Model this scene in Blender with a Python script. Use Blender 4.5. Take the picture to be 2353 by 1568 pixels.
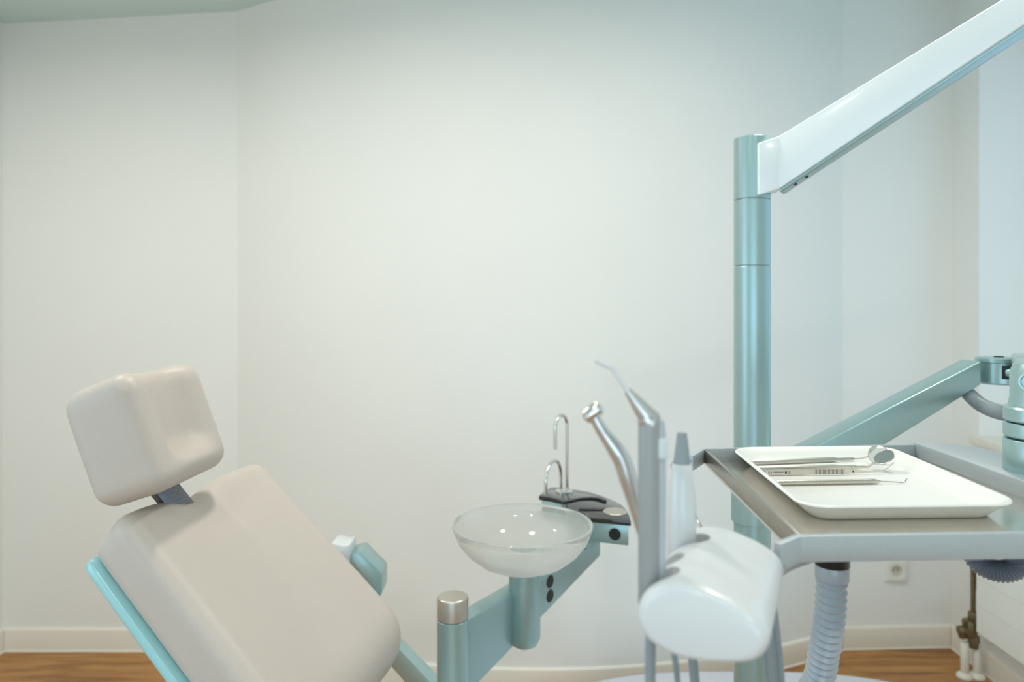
import bpy, bmesh, math, random
from mathutils import Vector, Matrix
random.seed(7)
R = math.radians
PI = math.pi
for o in list(bpy.data.objects):
    bpy.data.objects.remove(o)
scene = bpy.context.scene
COL = scene.collection

# ------------------------------------------------------------------ camera, world, light, exposure
ZC = 1.33                       # camera height
FPX = 1611.0                    # focal length in pixels of the 2353 px wide frame
CX, HY = 1176.5, 700.0          # principal column, horizon row
cam_d = bpy.data.cameras.new('camera')
cam = bpy.data.objects.new('camera', cam_d)
COL.objects.link(cam)
scene.camera = cam
cam.location = (0, 0, ZC)
cam.rotation_euler = (R(90), 0, 0)
cam_d.sensor_width = 36.0
cam_d.lens = FPX / 2353.0 * 36.0
cam_d.shift_y = -(784.0 - HY) / 2353.0
cam_d.clip_start = 0.02
cam_d.dof.use_dof = True
cam_d.dof.focus_distance = 0.86
cam_d.dof.aperture_fstop = 5.0

world = bpy.data.worlds.new('World')
scene.world = world
world.use_nodes = True
bg = world.node_tree.nodes['Background']
bg.inputs['Color'].default_value = (0.58, 0.80, 1.0, 1)
bg.inputs['Strength'].default_value = 1.0

def area(name, loc, rot, sx, sy, energy, color, shape='RECTANGLE', spread=180):
    d = bpy.data.lights.new(name, 'AREA')
    d.shape = shape
    d.size = sx
    d.size_y = sy
    d.energy = energy
    d.color = color
    d.spread = R(spread)
    o = bpy.data.objects.new(name, d)
    COL.objects.link(o)
    o.location = loc
    o.rotation_euler = rot
    return o

area('daylight_right_window', (2.14, 1.40, 1.60), (R(90), 0, R(90)), 1.7, 1.4, 2.2, (0.50, 0.74, 1.0))
area('daylight_left_window', (-2.22, -0.10, 1.35), (R(90), 0, R(-90)), 1.6, 1.3, 15, (0.66, 0.84, 1.0))
area('daylight_front_window', (-0.35, -3.32, 1.00), (R(90), 0, 0), 2.9, 1.5, 44, (0.63, 0.83, 1.0))

scene.view_settings.view_transform = 'Standard'
scene.view_settings.look = 'None'
scene.view_settings.gamma = 1.0
scene.view_settings.exposure = 0.17
scene.view_settings.use_curve_mapping = False
scene.cycles.use_denoising = True
scene.cycles.max_bounces = 12
scene.cycles.diffuse_bounces = 6
scene.cycles.glossy_bounces = 6
scene.cycles.transmission_bounces = 10
scene.cycles.transparent_max_bounces = 12
scene.cycles.caustics_reflective = True
scene.cycles.blur_glossy = 1.0
scene.cycles.sample_clamp_indirect = 6.0

# ------------------------------------------------------------------ helpers
def at(px, py, D):
    """world point seen at photo pixel (px, py) at depth D"""
    return Vector(((px - CX) / FPX * D, D, ZC - (py - HY) / FPX * D))

def on(px, py, h):
    """world point seen at photo pixel on the level plane h below the camera"""
    return at(px, py, h * FPX / (py - HY))

def s2l(c):
    return tuple(((x / 255.0) / 12.92 if x / 255.0 <= 0.04045 else ((x / 255.0 + 0.055) / 1.055) ** 2.4) for x in c)

MATS = {}
def mat(name, rgb, rough=0.5, metal=0.0, coat=0.0, coat_rough=0.1, bump=0.0, bscale=200.0, vary=0.03, vscale=3.0, spec=0.5, stretch=None, trans=0.0, ior=1.45):
    m = bpy.data.materials.new(name)
    m.use_nodes = True
    nt = m.node_tree
    p = nt.nodes['Principled BSDF']
    p.inputs['Roughness'].default_value = rough
    p.inputs['Metallic'].default_value = metal
    p.inputs['Coat Weight'].default_value = coat
    p.inputs['Coat Roughness'].default_value = coat_rough
    p.inputs['Specular IOR Level'].default_value = spec
    p.inputs['Transmission Weight'].default_value = trans
    p.inputs['IOR'].default_value = ior
    c = s2l(rgb)
    tc = nt.nodes.new('ShaderNodeTexCoord')
    mp = nt.nodes.new('ShaderNodeMapping')
    if stretch:
        mp.inputs['Scale'].default_value = stretch
    nt.links.new(tc.outputs['Object'], mp.inputs['Vector'])
    nz = nt.nodes.new('ShaderNodeTexNoise')
    nz.inputs['Scale'].default_value = vscale
    nz.inputs['Detail'].default_value = 3
    nt.links.new(mp.outputs['Vector'], nz.inputs['Vector'])
    rp = nt.nodes.new('ShaderNodeValToRGB')
    rp.color_ramp.elements[0].position = 0.3
    rp.color_ramp.elements[1].position = 0.7
    rp.color_ramp.elements[0].color = tuple(min(1, x * (1 - vary)) for x in c) + (1,)
    rp.color_ramp.elements[1].color = tuple(min(1, x * (1 + vary)) for x in c) + (1,)
    nt.links.new(nz.outputs['Fac'], rp.inputs['Fac'])
    nt.links.new(rp.outputs['Color'], p.inputs['Base Color'])
    if bump > 0:
        n2 = nt.nodes.new('ShaderNodeTexNoise')
        n2.inputs['Scale'].default_value = bscale
        n2.inputs['Detail'].default_value = 2
        nt.links.new(mp.outputs['Vector'], n2.inputs['Vector'])
        b = nt.nodes.new('ShaderNodeBump')
        b.inputs['Strength'].default_value = bump
        b.inputs['Distance'].default_value = 0.001
        nt.links.new(n2.outputs['Fac'], b.inputs['Height'])
        nt.links.new(b.outputs['Normal'], p.inputs['Normal'])
    MATS[name] = m
    return m

M_wall = mat('wall_paint', (233, 232, 228), 0.75, bump=0.15, bscale=260, vary=0.008)
M_ceil = mat('ceiling_paint', (208, 224, 220), 0.85, vary=0.01)
M_base = mat('baseboard_paint', (232, 226, 214), 0.4, vary=0.01)
M_reveal = M_wall
M_teal = mat('teal_metallic_paint', (158, 187, 188), 0.36, metal=0.58, coat=0.35, coat_rough=0.22, vary=0.02, bump=0.03, bscale=900)
M_teal2 = mat('teal_satin_shell', (160, 210, 215), 0.35, metal=0.1, coat=0.2, vary=0.02)
M_arm = mat('teal_paint_window_lit', (240, 247, 249), 0.35, metal=0.05, coat=0.15, coat_rough=0.1, vary=0.01)  # the column's teal paint, whitened: window light is put into the colour
M_leather = mat('light_grey_leather', (195, 184, 175), 0.42, bump=0.35, bscale=420, vary=0.015, vscale=6)
M_white = mat('white_plastic', (214, 217, 219), 0.28, coat=0.2, vary=0.01)
M_white2 = mat('white_valve_plastic', (226, 224, 214), 0.35, vary=0.01)
M_mel = mat('white_melamine', (240, 240, 237), 0.22, coat=0.3, coat_rough=0.05, vary=0.006)
M_grey = mat('grey_structured_metal_paint', (180, 189, 194), 0.42, metal=0.35, bump=0.25, bscale=1400, vary=0.03, vscale=700)
M_greyp = mat('grey_plastic', (152, 156, 158), 0.35, vary=0.02)
M_steel = mat('brushed_steel', (172, 168, 160), 0.30, metal=0.95, bump=0.12, bscale=500, vary=0.05, vscale=40, stretch=(1, 18, 1))
M_pan = mat('steel_pan', (226, 221, 213), 0.17, metal=0.9, bump=0.03, bscale=700, vary=0.03, vscale=30)
M_chrome = mat('chrome', (226, 224, 220), 0.20, metal=1.0, vary=0.01)
M_hand = mat('handpiece_metal', (206, 206, 204), 0.27, metal=0.72, coat=0.3, vary=0.01)
M_satin = mat('satin_stainless', (212, 207, 198), 0.26, metal=1.0, vary=0.03, vscale=300)
M_alu = mat('anodised_aluminium', (190, 184, 174), 0.38, metal=0.75, vary=0.01)
M_black = mat('black_plastic', (26, 28, 32), 0.30, vary=0.05)
M_blackg = mat('black_gloss', (34, 35, 38), 0.16, coat=0.6, vary=0.04)
M_dark = mat('dark_joint', (28, 40, 42), 0.6, vary=0.03)
M_hose = mat('grey_corrugated_hose', (162, 170, 178), 0.34, coat=0.3, vary=0.02)
M_hosed = mat('dark_grey_hose', (104, 112, 124), 0.36, coat=0.2, vary=0.02)
M_tube = mat('smooth_grey_tube', (138, 148, 154), 0.4, vary=0.02)
M_brass = mat('old_brass', (128, 112, 82), 0.42, metal=0.7, vary=0.1, vscale=60, bump=0.3, bscale=90)
M_mirror = mat('mirror_glass', (206, 212, 214), 0.03, metal=1.0, vary=0.005)
M_ink = mat('black_engraving', (30, 26, 24), 0.6, vary=0.02)
M_plate = mat('pale_lilac_grey_base', (214, 216, 224), 0.4, vary=0.01)
M_rad = mat('radiator_enamel', (232, 232, 226), 0.35, vary=0.005)
M_bar = mat('steel_flat_bar', (120, 118, 122), 0.34, metal=0.8, vary=0.15, vscale=60, stretch=(1, 1, 8))
M_collar = mat('beige_collar', (206, 198, 182), 0.4, vary=0.01)

# frosted and clear glass of the bowl
def glass(name, rough, col=(1.0, 1.0, 0.99), milk=0.0):
    m = bpy.data.materials.new(name)
    m.use_nodes = True
    nt = m.node_tree
    p = nt.nodes['Principled BSDF']
    p.inputs['Base Color'].default_value = col + (1,)
    p.inputs['Roughness'].default_value = rough
    p.inputs['IOR'].default_value = 1.45
    p.inputs['Transmission Weight'].default_value = 1.0 - milk
    nz = nt.nodes.new('ShaderNodeTexNoise')
    nz.inputs['Scale'].default_value = 500
    b = nt.nodes.new('ShaderNodeBump')
    b.inputs['Strength'].default_value = 0.004
    b.inputs['Distance'].default_value = 0.0002
    nt.links.new(nz.outputs['Fac'], b.inputs['Height'])
    nt.links.new(b.outputs['Normal'], p.inputs['Normal'])
    p.inputs['Transmission Weight'].default_value = 1.0
    tr = nt.nodes.new('ShaderNodeBsdfTranslucent')
    tr.inputs['Color'].default_value = (0.95, 0.96, 0.93, 1)
    df = nt.nodes.new('ShaderNodeBsdfDiffuse')
    df.inputs['Color'].default_value = (0.92, 0.93, 0.90, 1)
    m1 = nt.nodes.new('ShaderNodeMixShader')
    m1.inputs['Fac'].default_value = 0.5
    nt.links.new(tr.outputs['BSDF'], m1.inputs[1])
    nt.links.new(df.outputs['BSDF'], m1.inputs[2])
    m2 = nt.nodes.new('ShaderNodeMixShader')
    m2.inputs['Fac'].default_value = milk
    nt.links.new(p.outputs['BSDF'], m2.inputs[1])
    nt.links.new(m1.outputs['Shader'], m2.inputs[2])
    nt.links.new(m2.outputs['Shader'], [n for n in nt.nodes if n.type == 'OUTPUT_MATERIAL'][0].inputs['Surface'])
    return m
M_glass = glass('clear_bowl_glass', 0.05, milk=0.20)
M_frost = glass('frosted_bowl_glass', 0.40, milk=0.34)

# window pane: mostly see-through with a fresnel reflection
def pane_mat():
    m = bpy.data.materials.new('window_pane')
    m.use_nodes = True
    nt = m.node_tree
    for n in list(nt.nodes):
        if n.type != 'OUTPUT_MATERIAL':
            nt.nodes.remove(n)
    out = [n for n in nt.nodes if n.type == 'OUTPUT_MATERIAL'][0]
    t = nt.nodes.new('ShaderNodeBsdfTransparent')
    t.inputs['Color'].default_value = (0.95, 0.98, 0.97, 1)
    g = nt.nodes.new('ShaderNodeBsdfGlossy')
    g.inputs['Roughness'].default_value = 0.02
    lw = nt.nodes.new('ShaderNodeLayerWeight')
    lw.inputs['Blend'].default_value = 0.5
    pw = nt.nodes.new('ShaderNodeMath')
    pw.operation = 'POWER'
    pw.inputs[1].default_value = 5.0
    f = nt.nodes.new('ShaderNodeMath')
    f.operation = 'MULTIPLY_ADD'
    f.inputs[1].default_value = 0.9
    f.inputs[2].default_value = 0.04
    nt.links.new(lw.outputs['Facing'], pw.inputs[0])
    nt.links.new(pw.outputs['Value'], f.inputs[0])
    mx = nt.nodes.new('ShaderNodeMixShader')
    nt.links.new(f.outputs['Value'], mx.inputs['Fac'])
    nt.links.new(t.outputs['BSDF'], mx.inputs[1])
    nt.links.new(g.outputs['BSDF'], mx.inputs[2])
    nt.links.new(mx.outputs['Shader'], out.inputs['Surface'])
    return m
M_pane = pane_mat()

def wood_mat():
    m = bpy.data.materials.new('oak_vinyl_floor')
    m.use_nodes = True
    nt = m.node_tree
    p = nt.nodes['Principled BSDF']
    p.inputs['Roughness'].default_value = 0.42
    tc = nt.nodes.new('ShaderNodeTexCoord')
    mp = nt.nodes.new('ShaderNodeMapping')
    mp.inputs['Scale'].default_value = (1.3, 12.0, 1.0)
    nt.links.new(tc.outputs['Object'], mp.inputs['Vector'])
    n = nt.nodes.new('ShaderNodeTexNoise')
    n.inputs['Scale'].default_value = 2.2
    n.inputs['Detail'].default_value = 9
    n.inputs['Roughness'].default_value = 0.62
    n.inputs['Distortion'].default_value = 0.5
    nt.links.new(mp.outputs['Vector'], n.inputs['Vector'])
    r = nt.nodes.new('ShaderNodeValToRGB')
    e = r.color_ramp.elements
    e[0].position = 0.30
    e[0].color = s2l((122, 80, 38)) + (1,)
    e[1].position = 0.72
    e[1].color = s2l((194, 144, 86)) + (1,)
    k = r.color_ramp.elements.new(0.5)
    k.color = s2l((168, 117, 62)) + (1,)
    nt.links.new(n.outputs['Fac'], r.inputs['Fac'])
    nt.links.new(r.outputs['Color'], p.inputs['Base Color'])
    b = nt.nodes.new('ShaderNodeBump')
    b.inputs['Strength'].default_value = 0.15
    b.inputs['Distance'].default_value = 0.001
    nt.links.new(n.outputs['Fac'], b.inputs['Height'])
    nt.links.new(b.outputs['Normal'], p.inputs['Normal'])
    return m
M_wood = wood_mat()

def emit_mat():
    m = bpy.data.materials.new('downlight_glow')
    m.use_nodes = True
    p = m.node_tree.nodes['Principled BSDF']
    p.inputs['Emission Color'].default_value = (1.0, 0.86, 0.66, 1)
    p.inputs['Emission Strength'].default_value = 8.0
    return m
M_glow = emit_mat()

# ---- object building
def thing(name, label, cat, loc, group=None):
    o = bpy.data.objects.new(name, None)
    o.empty_display_size = 0.05
    COL.objects.link(o)
    o.location = loc
    o['label'] = label
    o['category'] = cat
    if group:
        o['group'] = group
    o['_w'] = list(loc)
    return o

def wloc(o):
    return Vector(o['_w'])

def obj(name, bm, m, parent=None, smooth=True, angle=35, label=None, kind=None, origin=None):
    """bmesh in world coordinates -> ONE mesh object, origin at the parent's origin (or own base)"""
    me = bpy.data.meshes.new(name)
    bmesh.ops.recalc_face_normals(bm, faces=bm.faces[:])
    bm.to_mesh(me)
    bm.free()
    for mm in (m if isinstance(m, (list, tuple)) else [m]):
        me.materials.append(mm)
    if smooth:
        me.shade_smooth()
        me.set_sharp_from_angle(angle=R(angle))
    o = bpy.data.objects.new(name, me)
    COL.objects.link(o)
    if origin is None:
        if parent is not None:
            origin = wloc(parent)
        else:
            vs = [v.co for v in me.vertices]
            lo = Vector([min(v[i] for v in vs) for i in range(3)])
            hi = Vector([max(v[i] for v in vs) for i in range(3)])
            origin = Vector(((lo.x + hi.x) / 2, (lo.y + hi.y) / 2, lo.z))
    origin = Vector(origin)
    me.transform(Matrix.Translation(-origin))
    o['_w'] = list(origin)
    if parent is not None:
        o.parent = parent
        o.location = origin - wloc(parent)
    else:
        o.location = origin
    if label:
        o['label'] = label
    if kind:
        o['kind'] = kind
    return o

def struct(name, bm, m, parent=None, **k):
    return obj(name, bm, m, parent, kind='structure' if parent is None else None, origin=(0, 0, 0) if parent is None else None, **k)

def tag(o, label, cat, group=None):
    o['label'] = label
    o['category'] = cat
    if group:
        o['group'] = group
    return o

def B():
    return bmesh.new()

def bevel(bm, w, seg=2, ang=25):
    bm.normal_update()
    es = [e for e in bm.edges if len(e.link_faces) == 2 and e.calc_face_angle(0) > R(ang)]
    if es and w > 0:
        bmesh.ops.bevel(bm, geom=es, offset=w, segments=seg, profile=0.5, affect='EDGES', clamp_overlap=True)
    return bm

def box(x0, x1, y0, y1, z0, z1, bev=0.0, seg=2, bm=None):
    b = B()
    vs = [b.verts.new((x, y, z)) for x in (x0, x1) for y in (y0, y1) for z in (z0, z1)]
    for f in ((0, 1, 3, 2), (4, 6, 7, 5), (0, 4, 5, 1), (2, 3, 7, 6), (0, 2, 6, 4), (1, 5, 7, 3)):
        b.faces.new([vs[i] for i in f])
    bmesh.ops.recalc_face_normals(b, faces=b.faces[:])
    bevel(b, bev, seg)
    return merge(bm, b)

def merge(bm, b):
    if bm is None:
        return b
    me = bpy.data.meshes.new('tmp')
    b.to_mesh(me)
    b.free()
    bm.from_mesh(me)
    bpy.data.meshes.remove(me)
    return bm

def prism(pts, d, bev=0.0, seg=2, bm=None):
    """closed polygon of 3-D points extruded by vector d"""
    b = B()
    d = Vector(d)
    a = [b.verts.new(Vector(p)) for p in pts]
    c = [b.verts.new(Vector(p) + d) for p in pts]
    n = len(pts)
    b.faces.new(a)
    b.faces.new(list(reversed(c)))
    for i in range(n):
        b.faces.new((a[i], c[i], c[(i + 1) % n], a[(i + 1) % n]))
    bmesh.ops.recalc_face_normals(b, faces=b.faces[:])
    bevel(b, bev, seg)
    return merge(bm, b)

def hexa(p, bev=0.0, seg=2, bm=None):
    """eight corners: 0-3 one end ring, 4-7 other end ring"""
    b = B()
    v = [b.verts.new(Vector(q)) for q in p]
    for f in ((0, 1, 2, 3), (7, 6, 5, 4), (0, 4, 5, 1), (1, 5, 6, 2), (2, 6, 7, 3), (3, 7, 4, 0)):
        b.faces.new([v[i] for i in f])
    bmesh.ops.recalc_face_normals(b, faces=b.faces[:])
    bevel(b, bev, seg)
    return merge(bm, b)

def basis(axis):
    a = Vector(axis).normalized()
    t = Vector((1, 0, 0)) if abs(a.x) < 0.9 else Vector((0, 1, 0))
    u = a.cross(t).normalized()
    return u, a.cross(u), a

def lathe(base, axis, prof, segs=48, bm=None, matf=None):
    """prof: list of (r, t) along the axis from base; r=0 closes"""
    b = B()
    u, v, a = basis(axis)
    base = Vector(base)
    rings = []
    for r, t in prof:
        c = base + a * t
        if r < 1e-7:
            rings.append([b.verts.new(c)])
        else:
            rings.append([b.verts.new(c + (u * math.cos(2 * PI * i / segs) + v * math.sin(2 * PI * i / segs)) * r) for i in range(segs)])
    for k in range(len(rings) - 1):
        p, q = rings[k], rings[k + 1]
        for i in range(segs):
            j = (i + 1) % segs
            if len(p) == 1 and len(q) == 1:
                continue
            if len(p) == 1:
                f = b.faces.new((p[0], q[i], q[j]))
            elif len(q) == 1:
                f = b.faces.new((p[i], p[j], q[0]))
            else:
                f = b.faces.new((p[i], p[j], q[j], q[i]))
            if matf:
                f.material_index = matf(k)
    return merge(bm, b)

def cyl(p, q, r, bev=0.001, segs=40, r2=None, bm=None):
    p = Vector(p)
    q = Vector(q)
    L = (q - p).length
    r2 = r if r2 is None else r2
    return lathe(p, q - p, [(0, 0), (r - bev, 0), (r - bev * 0.3, bev * 0.3), (r, bev), (r2, L - bev), (r2 - bev * 0.3, L - bev * 0.3), (r2 - bev, L), (0, L)], segs, bm)

def catmull(pts, step):
    pts = [Vector(p) for p in pts]
    P = [pts[0] * 2 - pts[1]] + pts + [pts[-1] * 2 - pts[-2]]
    dense = []
    for i in range(1, len(P) - 2):
        p0, p1, p2, p3 = P[i - 1:i + 3]
        for k in range(40):
            t = k / 40
            dense.append(0.5 * ((2 * p1) + (p2 - p0) * t + (2 * p0 - 5 * p1 + 4 * p2 - p3) * t * t + (3 * p1 - p0 - 3 * p2 + p3) * t ** 3))
    dense.append(pts[-1])
    out = [dense[0]]
    acc = 0
    for a, c in zip(dense, dense[1:]):
        seg = (c - a).length
        while acc + seg >= step and seg > 1e-9:
            f = (step - acc) / seg
            a = a + (c - a) * f
            out.append(a.copy())
            seg = (c - a).length
            acc = 0
        acc += seg
    if (out[-1] - dense[-1]).length > step * 0.3:
        out.append(dense[-1])
    return out

def tube(pts, rad, segs=16, bm=None, cap=True):
    b = B()
    pts = [Vector(p) for p in pts]
    n = len(pts)
    rr = rad if isinstance(rad, (list, tuple)) else [rad] * n
    tan = []
    for i in range(n):
        a = pts[max(0, i - 1)]
        c = pts[min(n - 1, i + 1)]
        tan.append((c - a).normalized())
    u, v, _ = basis(tan[0])
    rings = []
    for i in range(n):
        if i:
            ax = tan[i - 1].cross(tan[i])
            if ax.length > 1e-9:
                q = Matrix.Rotation(tan[i - 1].angle(tan[i]), 3, ax.normalized())
                u = q @ u
        u = (u - tan[i] * u.dot(tan[i])).normalized()
        v = tan[i].cross(u)
        rings.append([b.verts.new(pts[i] + (u * math.cos(2 * PI * k / segs) + v * math.sin(2 * PI * k / segs)) * rr[i]) for k in range(segs)])
    for p, q in zip(rings, rings[1:]):
        for k in range(segs):
            j = (k + 1) % segs
            b.faces.new((p[k], p[j], q[j], q[k]))
    if cap:
        b.faces.new(list(reversed(rings[0])))
        b.faces.new(rings[-1])
    return merge(bm, b)

def corrugated(pts, r, pitch, amp, segs=28):
    c = catmull(pts, pitch / 6)
    rad = [r - amp * (1 - math.cos(2 * PI * i / 6)) / 2 * 1.0 for i in range(len(c))]
    return tube(c, rad, segs)

def softbox(hx, hy, hz, r, cuts, deform, mtx):
    b = B()
    bmesh.ops.create_cube(b, size=2.0)
    bmesh.ops.subdivide_edges(b, edges=b.edges[:], cuts=cuts, use_grid_fill=True)
    H = Vector((hx, hy, hz))
    for v in b.verts:
        p = Vector([math.sin(c * PI / 2) * 0.35 + c * 0.65 for c in v.co])
        p = Vector((p.x * hx, p.y * hy, p.z * hz))
        q = Vector([max(-(H[i] - r), min(H[i] - r, p[i])) for i in range(3)])
        d = p - q
        if d.length > 1e-9:
            # keep the distance pattern of a cube but round it
            p = q + d.normalized() * r * (max(abs(d.x), abs(d.y), abs(d.z)) / r if r else 1)
        v.co = mtx @ deform(p)
    bmesh.ops.recalc_face_normals(b, faces=b.faces[:])
    return b

def frame(origin, x, y, z):
    m = Matrix.Identity(4)
    for i, c in enumerate((x, y, z)):
        c = Vector(c).normalized()
        for k in range(3):
            m[k][i] = c[k]
    for k in range(3):
        m[k][3] = origin[k]
    return m

# ------------------------------------------------------------------ the room
XL, XR, YF = -1.957, 1.71, -3.1
ARC_C, ARC_R = (0.10, 4.81), 2.41
def back_plan(off=0.0):
    """interior face of the back wall, left to right; off > 0 moves it into the room"""
    pts = [(XL, 2.695 - off), (-1.056, 2.695 - off)]
    for i in range(1, 48):
        x = -1.056 + (1.277 + 1.056) * i / 48
        y = ARC_C[1] - math.sqrt(ARC_R ** 2 - (x - ARC_C[0]) ** 2)
        nx, ny = (x - ARC_C[0]) / ARC_R, (y - ARC_C[1]) / ARC_R
        pts.append((x + nx * off, y + ny * off))
    pts += [(1.277, 2.707 - off), (XR, 2.726 - off)]
    return pts

HT = 2.75
pl = back_plan()
poly = [(x, y, 0) for x, y in pl] + [(XR + 0.35, 2.726, 0), (XR + 0.35, 3.1, 0), (XL - 0.2, 3.1, 0), (XL - 0.2, 2.695, 0)]
struct('wall_back', prism(poly, (0, 0, HT)), M_wall, angle=12)
LY0, LY1, LZ0, LZ1 = -0.95, 0.75, 0.7, 2.0
b = box(XL - 0.2, XL, LY1, 2.695, 0, HT)
b = box(XL - 0.2, XL, YF - 0.2, LY0, 0, HT, bm=b)
b = box(XL - 0.2, XL, LY0, LY1, 0, LZ0, bm=b)
b = box(XL - 0.2, XL, LY0, LY1, LZ1, HT, bm=b)
struct('wall_left', b, M_wall)
struct('floor', box(XL - 0.2, XR + 0.4, YF - 0.3, 3.1, -0.1, 0), M_wood)

# right wall with the window niche (four blocks round the opening)
NY0, NY1, NZ0, NZ1 = 0.55, 2.566, 0.846, 2.37
b = box(XR, XR + 0.35, NY1, 2.726, 0, HT)
b = box(XR, XR + 0.35, YF - 0.2, NY0, 0, HT, bm=b)
b = box(XR, XR + 0.35, NY0, NY1, 0, NZ0, bm=b)
b = box(XR, XR + 0.35, NY0, NY1, NZ1, HT, bm=b)
struct('wall_right', b, M_wall)
# front wall (behind the camera) with its window opening
FX0, FX1, FZ0, FZ1 = -1.75, 1.05, 0.22, 1.78
b = box(XL - 0.2, FX0, YF - 0.2, YF, 0, HT)
b = box(FX1, XR, YF - 0.2, YF, 0, HT, bm=b)
b = box(FX0, FX1, YF - 0.2, YF, 0, FZ0, bm=b)
b = box(FX0, FX1, YF - 0.2, YF, FZ1, HT, bm=b)
struct('wall_front', b, M_wall)
# ceiling: level over the room, dropping a little towards the left wall
zc = 1.129 + ZC
zl = 1.084 + ZC - 0.004
sec = [(XL - 0.2, zl - 0.01), (XL, zl), (-1.056, zc), (XR + 0.4, zc + 0.095), (XR + 0.4, HT + 0.1), (XL - 0.2, HT + 0.1)]
struct('ceiling', prism([(x, YF - 0.3, z) for x, z in sec], (0, 6.4, 0)), M_ceil, smooth=False)

def baseboard(name, plan, hgt=0.086, th=0.016):
    """plan: list of (x,y, nx,ny) wall line with the normal into the room"""
    prof = [(0, 0), (th, 0), (th, 0.004), (th - 0.004, 0.006), (th - 0.004, hgt - 0.012), (th - 0.006, hgt - 0.004), (th - 0.010, hgt), (0, hgt)]
    b = B()
    rings = [[b.verts.new((x + nx * d, y + ny * d, z)) for d, z in prof] for x, y, nx, ny in plan]
    for p, q in zip(rings, rings[1:]):
        for i in range(len(prof)):
            j = (i + 1) % len(prof)
            b.faces.new((p[i], q[i], q[j], p[j]))
    b.faces.new(rings[0])
    b.faces.new(list(reversed(rings[-1])))
    struct(name, b, M_base, angle=25)
pln = []
for i, (x, y) in enumerate(pl):
    if x <= -1.056 or x >= 1.2769:
        pln.append((x, y, 0, -1))
    else:
        pln.append((x, y, (x - ARC_C[0]) / ARC_R, (y - ARC_C[1]) / ARC_R))
baseboard('baseboard_back', pln)
baseboard('baseboard_left', [(XL, YF, 1, 0), (XL, 2.68, 1, 0)])
baseboard('baseboard_right', [(XR, YF, -1, 0), (XR, 2.71, -1, 0)])

# window in the right-hand niche: frame, mullion, pane, sill board
def window(name, x0, x1, y0, y1, z0, z1, along, nm):
    w = struct(name, box(*((x0, x1, y0, y1) if along == 'y' else (x0, x1, y0, y1)), z0, z0 + 0.05, 0.004), M_white2)
    if along == 'y':
        fb = box(x0, x1, y0, y0 + 0.06, z0 + 0.05, z1 - 0.06, 0.002)
        fb = box(x0, x1, y1 - 0.06, y1, z0 + 0.05, z1 - 0.06, 0.002, bm=fb)
        fb = box(x0, x1, y0, y1, z1 - 0.06, z1, 0.004, bm=fb)
        struct('window_frame', fb, M_white2, w)
        ym = (y0 + y1) / 2
        struct('mullion', box(x0 + 0.005, x1 - 0.005, ym - 0.045, ym + 0.045, z0 + 0.05, z1 - 0.06, 0.004), M_white2, w)
        for a, c in ((y0 + 0.06, ym - 0.045), (ym + 0.045, y1 - 0.06)):
            struct('pane', box((x0 + x1) / 2, (x0 + x1) / 2 + 0.006, a, c, z0 + 0.05, z1 - 0.06), M_pane, w)
    else:
        fb = box(x0, x0 + 0.06, y0, y1, z0 + 0.05, z1 - 0.06, 0.002)
        fb = box(x1 - 0.06, x1, y0, y1, z0 + 0.05, z1 - 0.06, 0.002, bm=fb)
        fb = box(x0, x1, y0, y1, z1 - 0.06, z1, 0.004, bm=fb)
        struct('window_frame', fb, M_white2, w)
        xm = (x0 + x1) / 2
        struct('mullion', box(xm - 0.045, xm + 0.045, y0 + 0.005, y1 - 0.005, z0 + 0.05, z1 - 0.06, 0.004), M_white2, w)
        for a, c in ((x0 + 0.06, xm - 0.045), (xm + 0.045, x1 - 0.06)):
            struct('pane', box(a, c, (y0 + y1) / 2, (y0 + y1) / 2 + 0.006, z0 + 0.05, z1 - 0.06), M_pane, w)
    return w
w1 = window('window_1', XR + 0.25, XR + 0.31, NY0, NY1, NZ0, NZ1, 'y', 1)
struct('trim_1', box(XR - 0.03, XR + 0.25, NY0 - 0.03, NY1 + 0.012, NZ0 - 0.028, NZ0 + 0.002, 0.004), M_base)
w3 = window('window_3', XL - 0.17, XL - 0.11, LY0, LY1, LZ0, LZ1, 'y', 3)
w2 = window('window_2', FX0, FX1, YF - 0.17, YF - 0.11, FZ0, FZ1, 'x', 2)

# ------------------------------------------------------------------ ceiling downlights
def downlight(x, y, zceil, label, power=7.2):
    t = thing('ceiling_downlight', label, 'ceiling light', (x, y, zceil), 'recessed spotlights in the ceiling')
    obj('trim_ring', lathe((x, y, zceil), (0, 0, -1), [(0.088, 0), (0.100, 0), (0.100, 0.004), (0.096, 0.006), (0.088, 0.003), (0.088, 0)], 40), M_white, t)
    obj('lamp_disc', lathe((x, y, zceil - 0.001), (0, 0, -1), [(0, 0), (0.087, 0), (0.087, 0.0015), (0, 0.0015)], 32), M_glow if power else M_white, t)
    if not power:
        return
    d = bpy.data.lights.new('downlight_lamp', 'AREA')
    d.shape = 'DISK'
    d.size = 0.17
    d.energy = power
    d.spread = R(170)
    d.color = (1.0, 0.965, 0.89)
    o = bpy.data.objects.new('downlight_lamp', d)
    COL.objects.link(o)
    o.parent = t
    o.location = (0, 0, -0.012)
downlight(-1.06, 2.50, zc, 'recessed ceiling spotlight where the ceiling bends near the left back wall', 0)
for x, y, lab in ((-0.30, 1.35, 'above the spittoon bowl'), (-1.35, 1.55, 'added to brighten the left wall'), (0.75, 1.3, 'above the spittoon unit'), (-0.75, -0.7, 'behind the camera on the left'), (0.55, -0.7, 'behind the camera on the right')):  # the lamp by the left wall is an addition that brightens it
    downlight(x, y, zc + 0.095 * (x + 1.056) / (XR + 0.4 + 1.056), 'recessed ceiling spotlight ' + lab)

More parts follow.
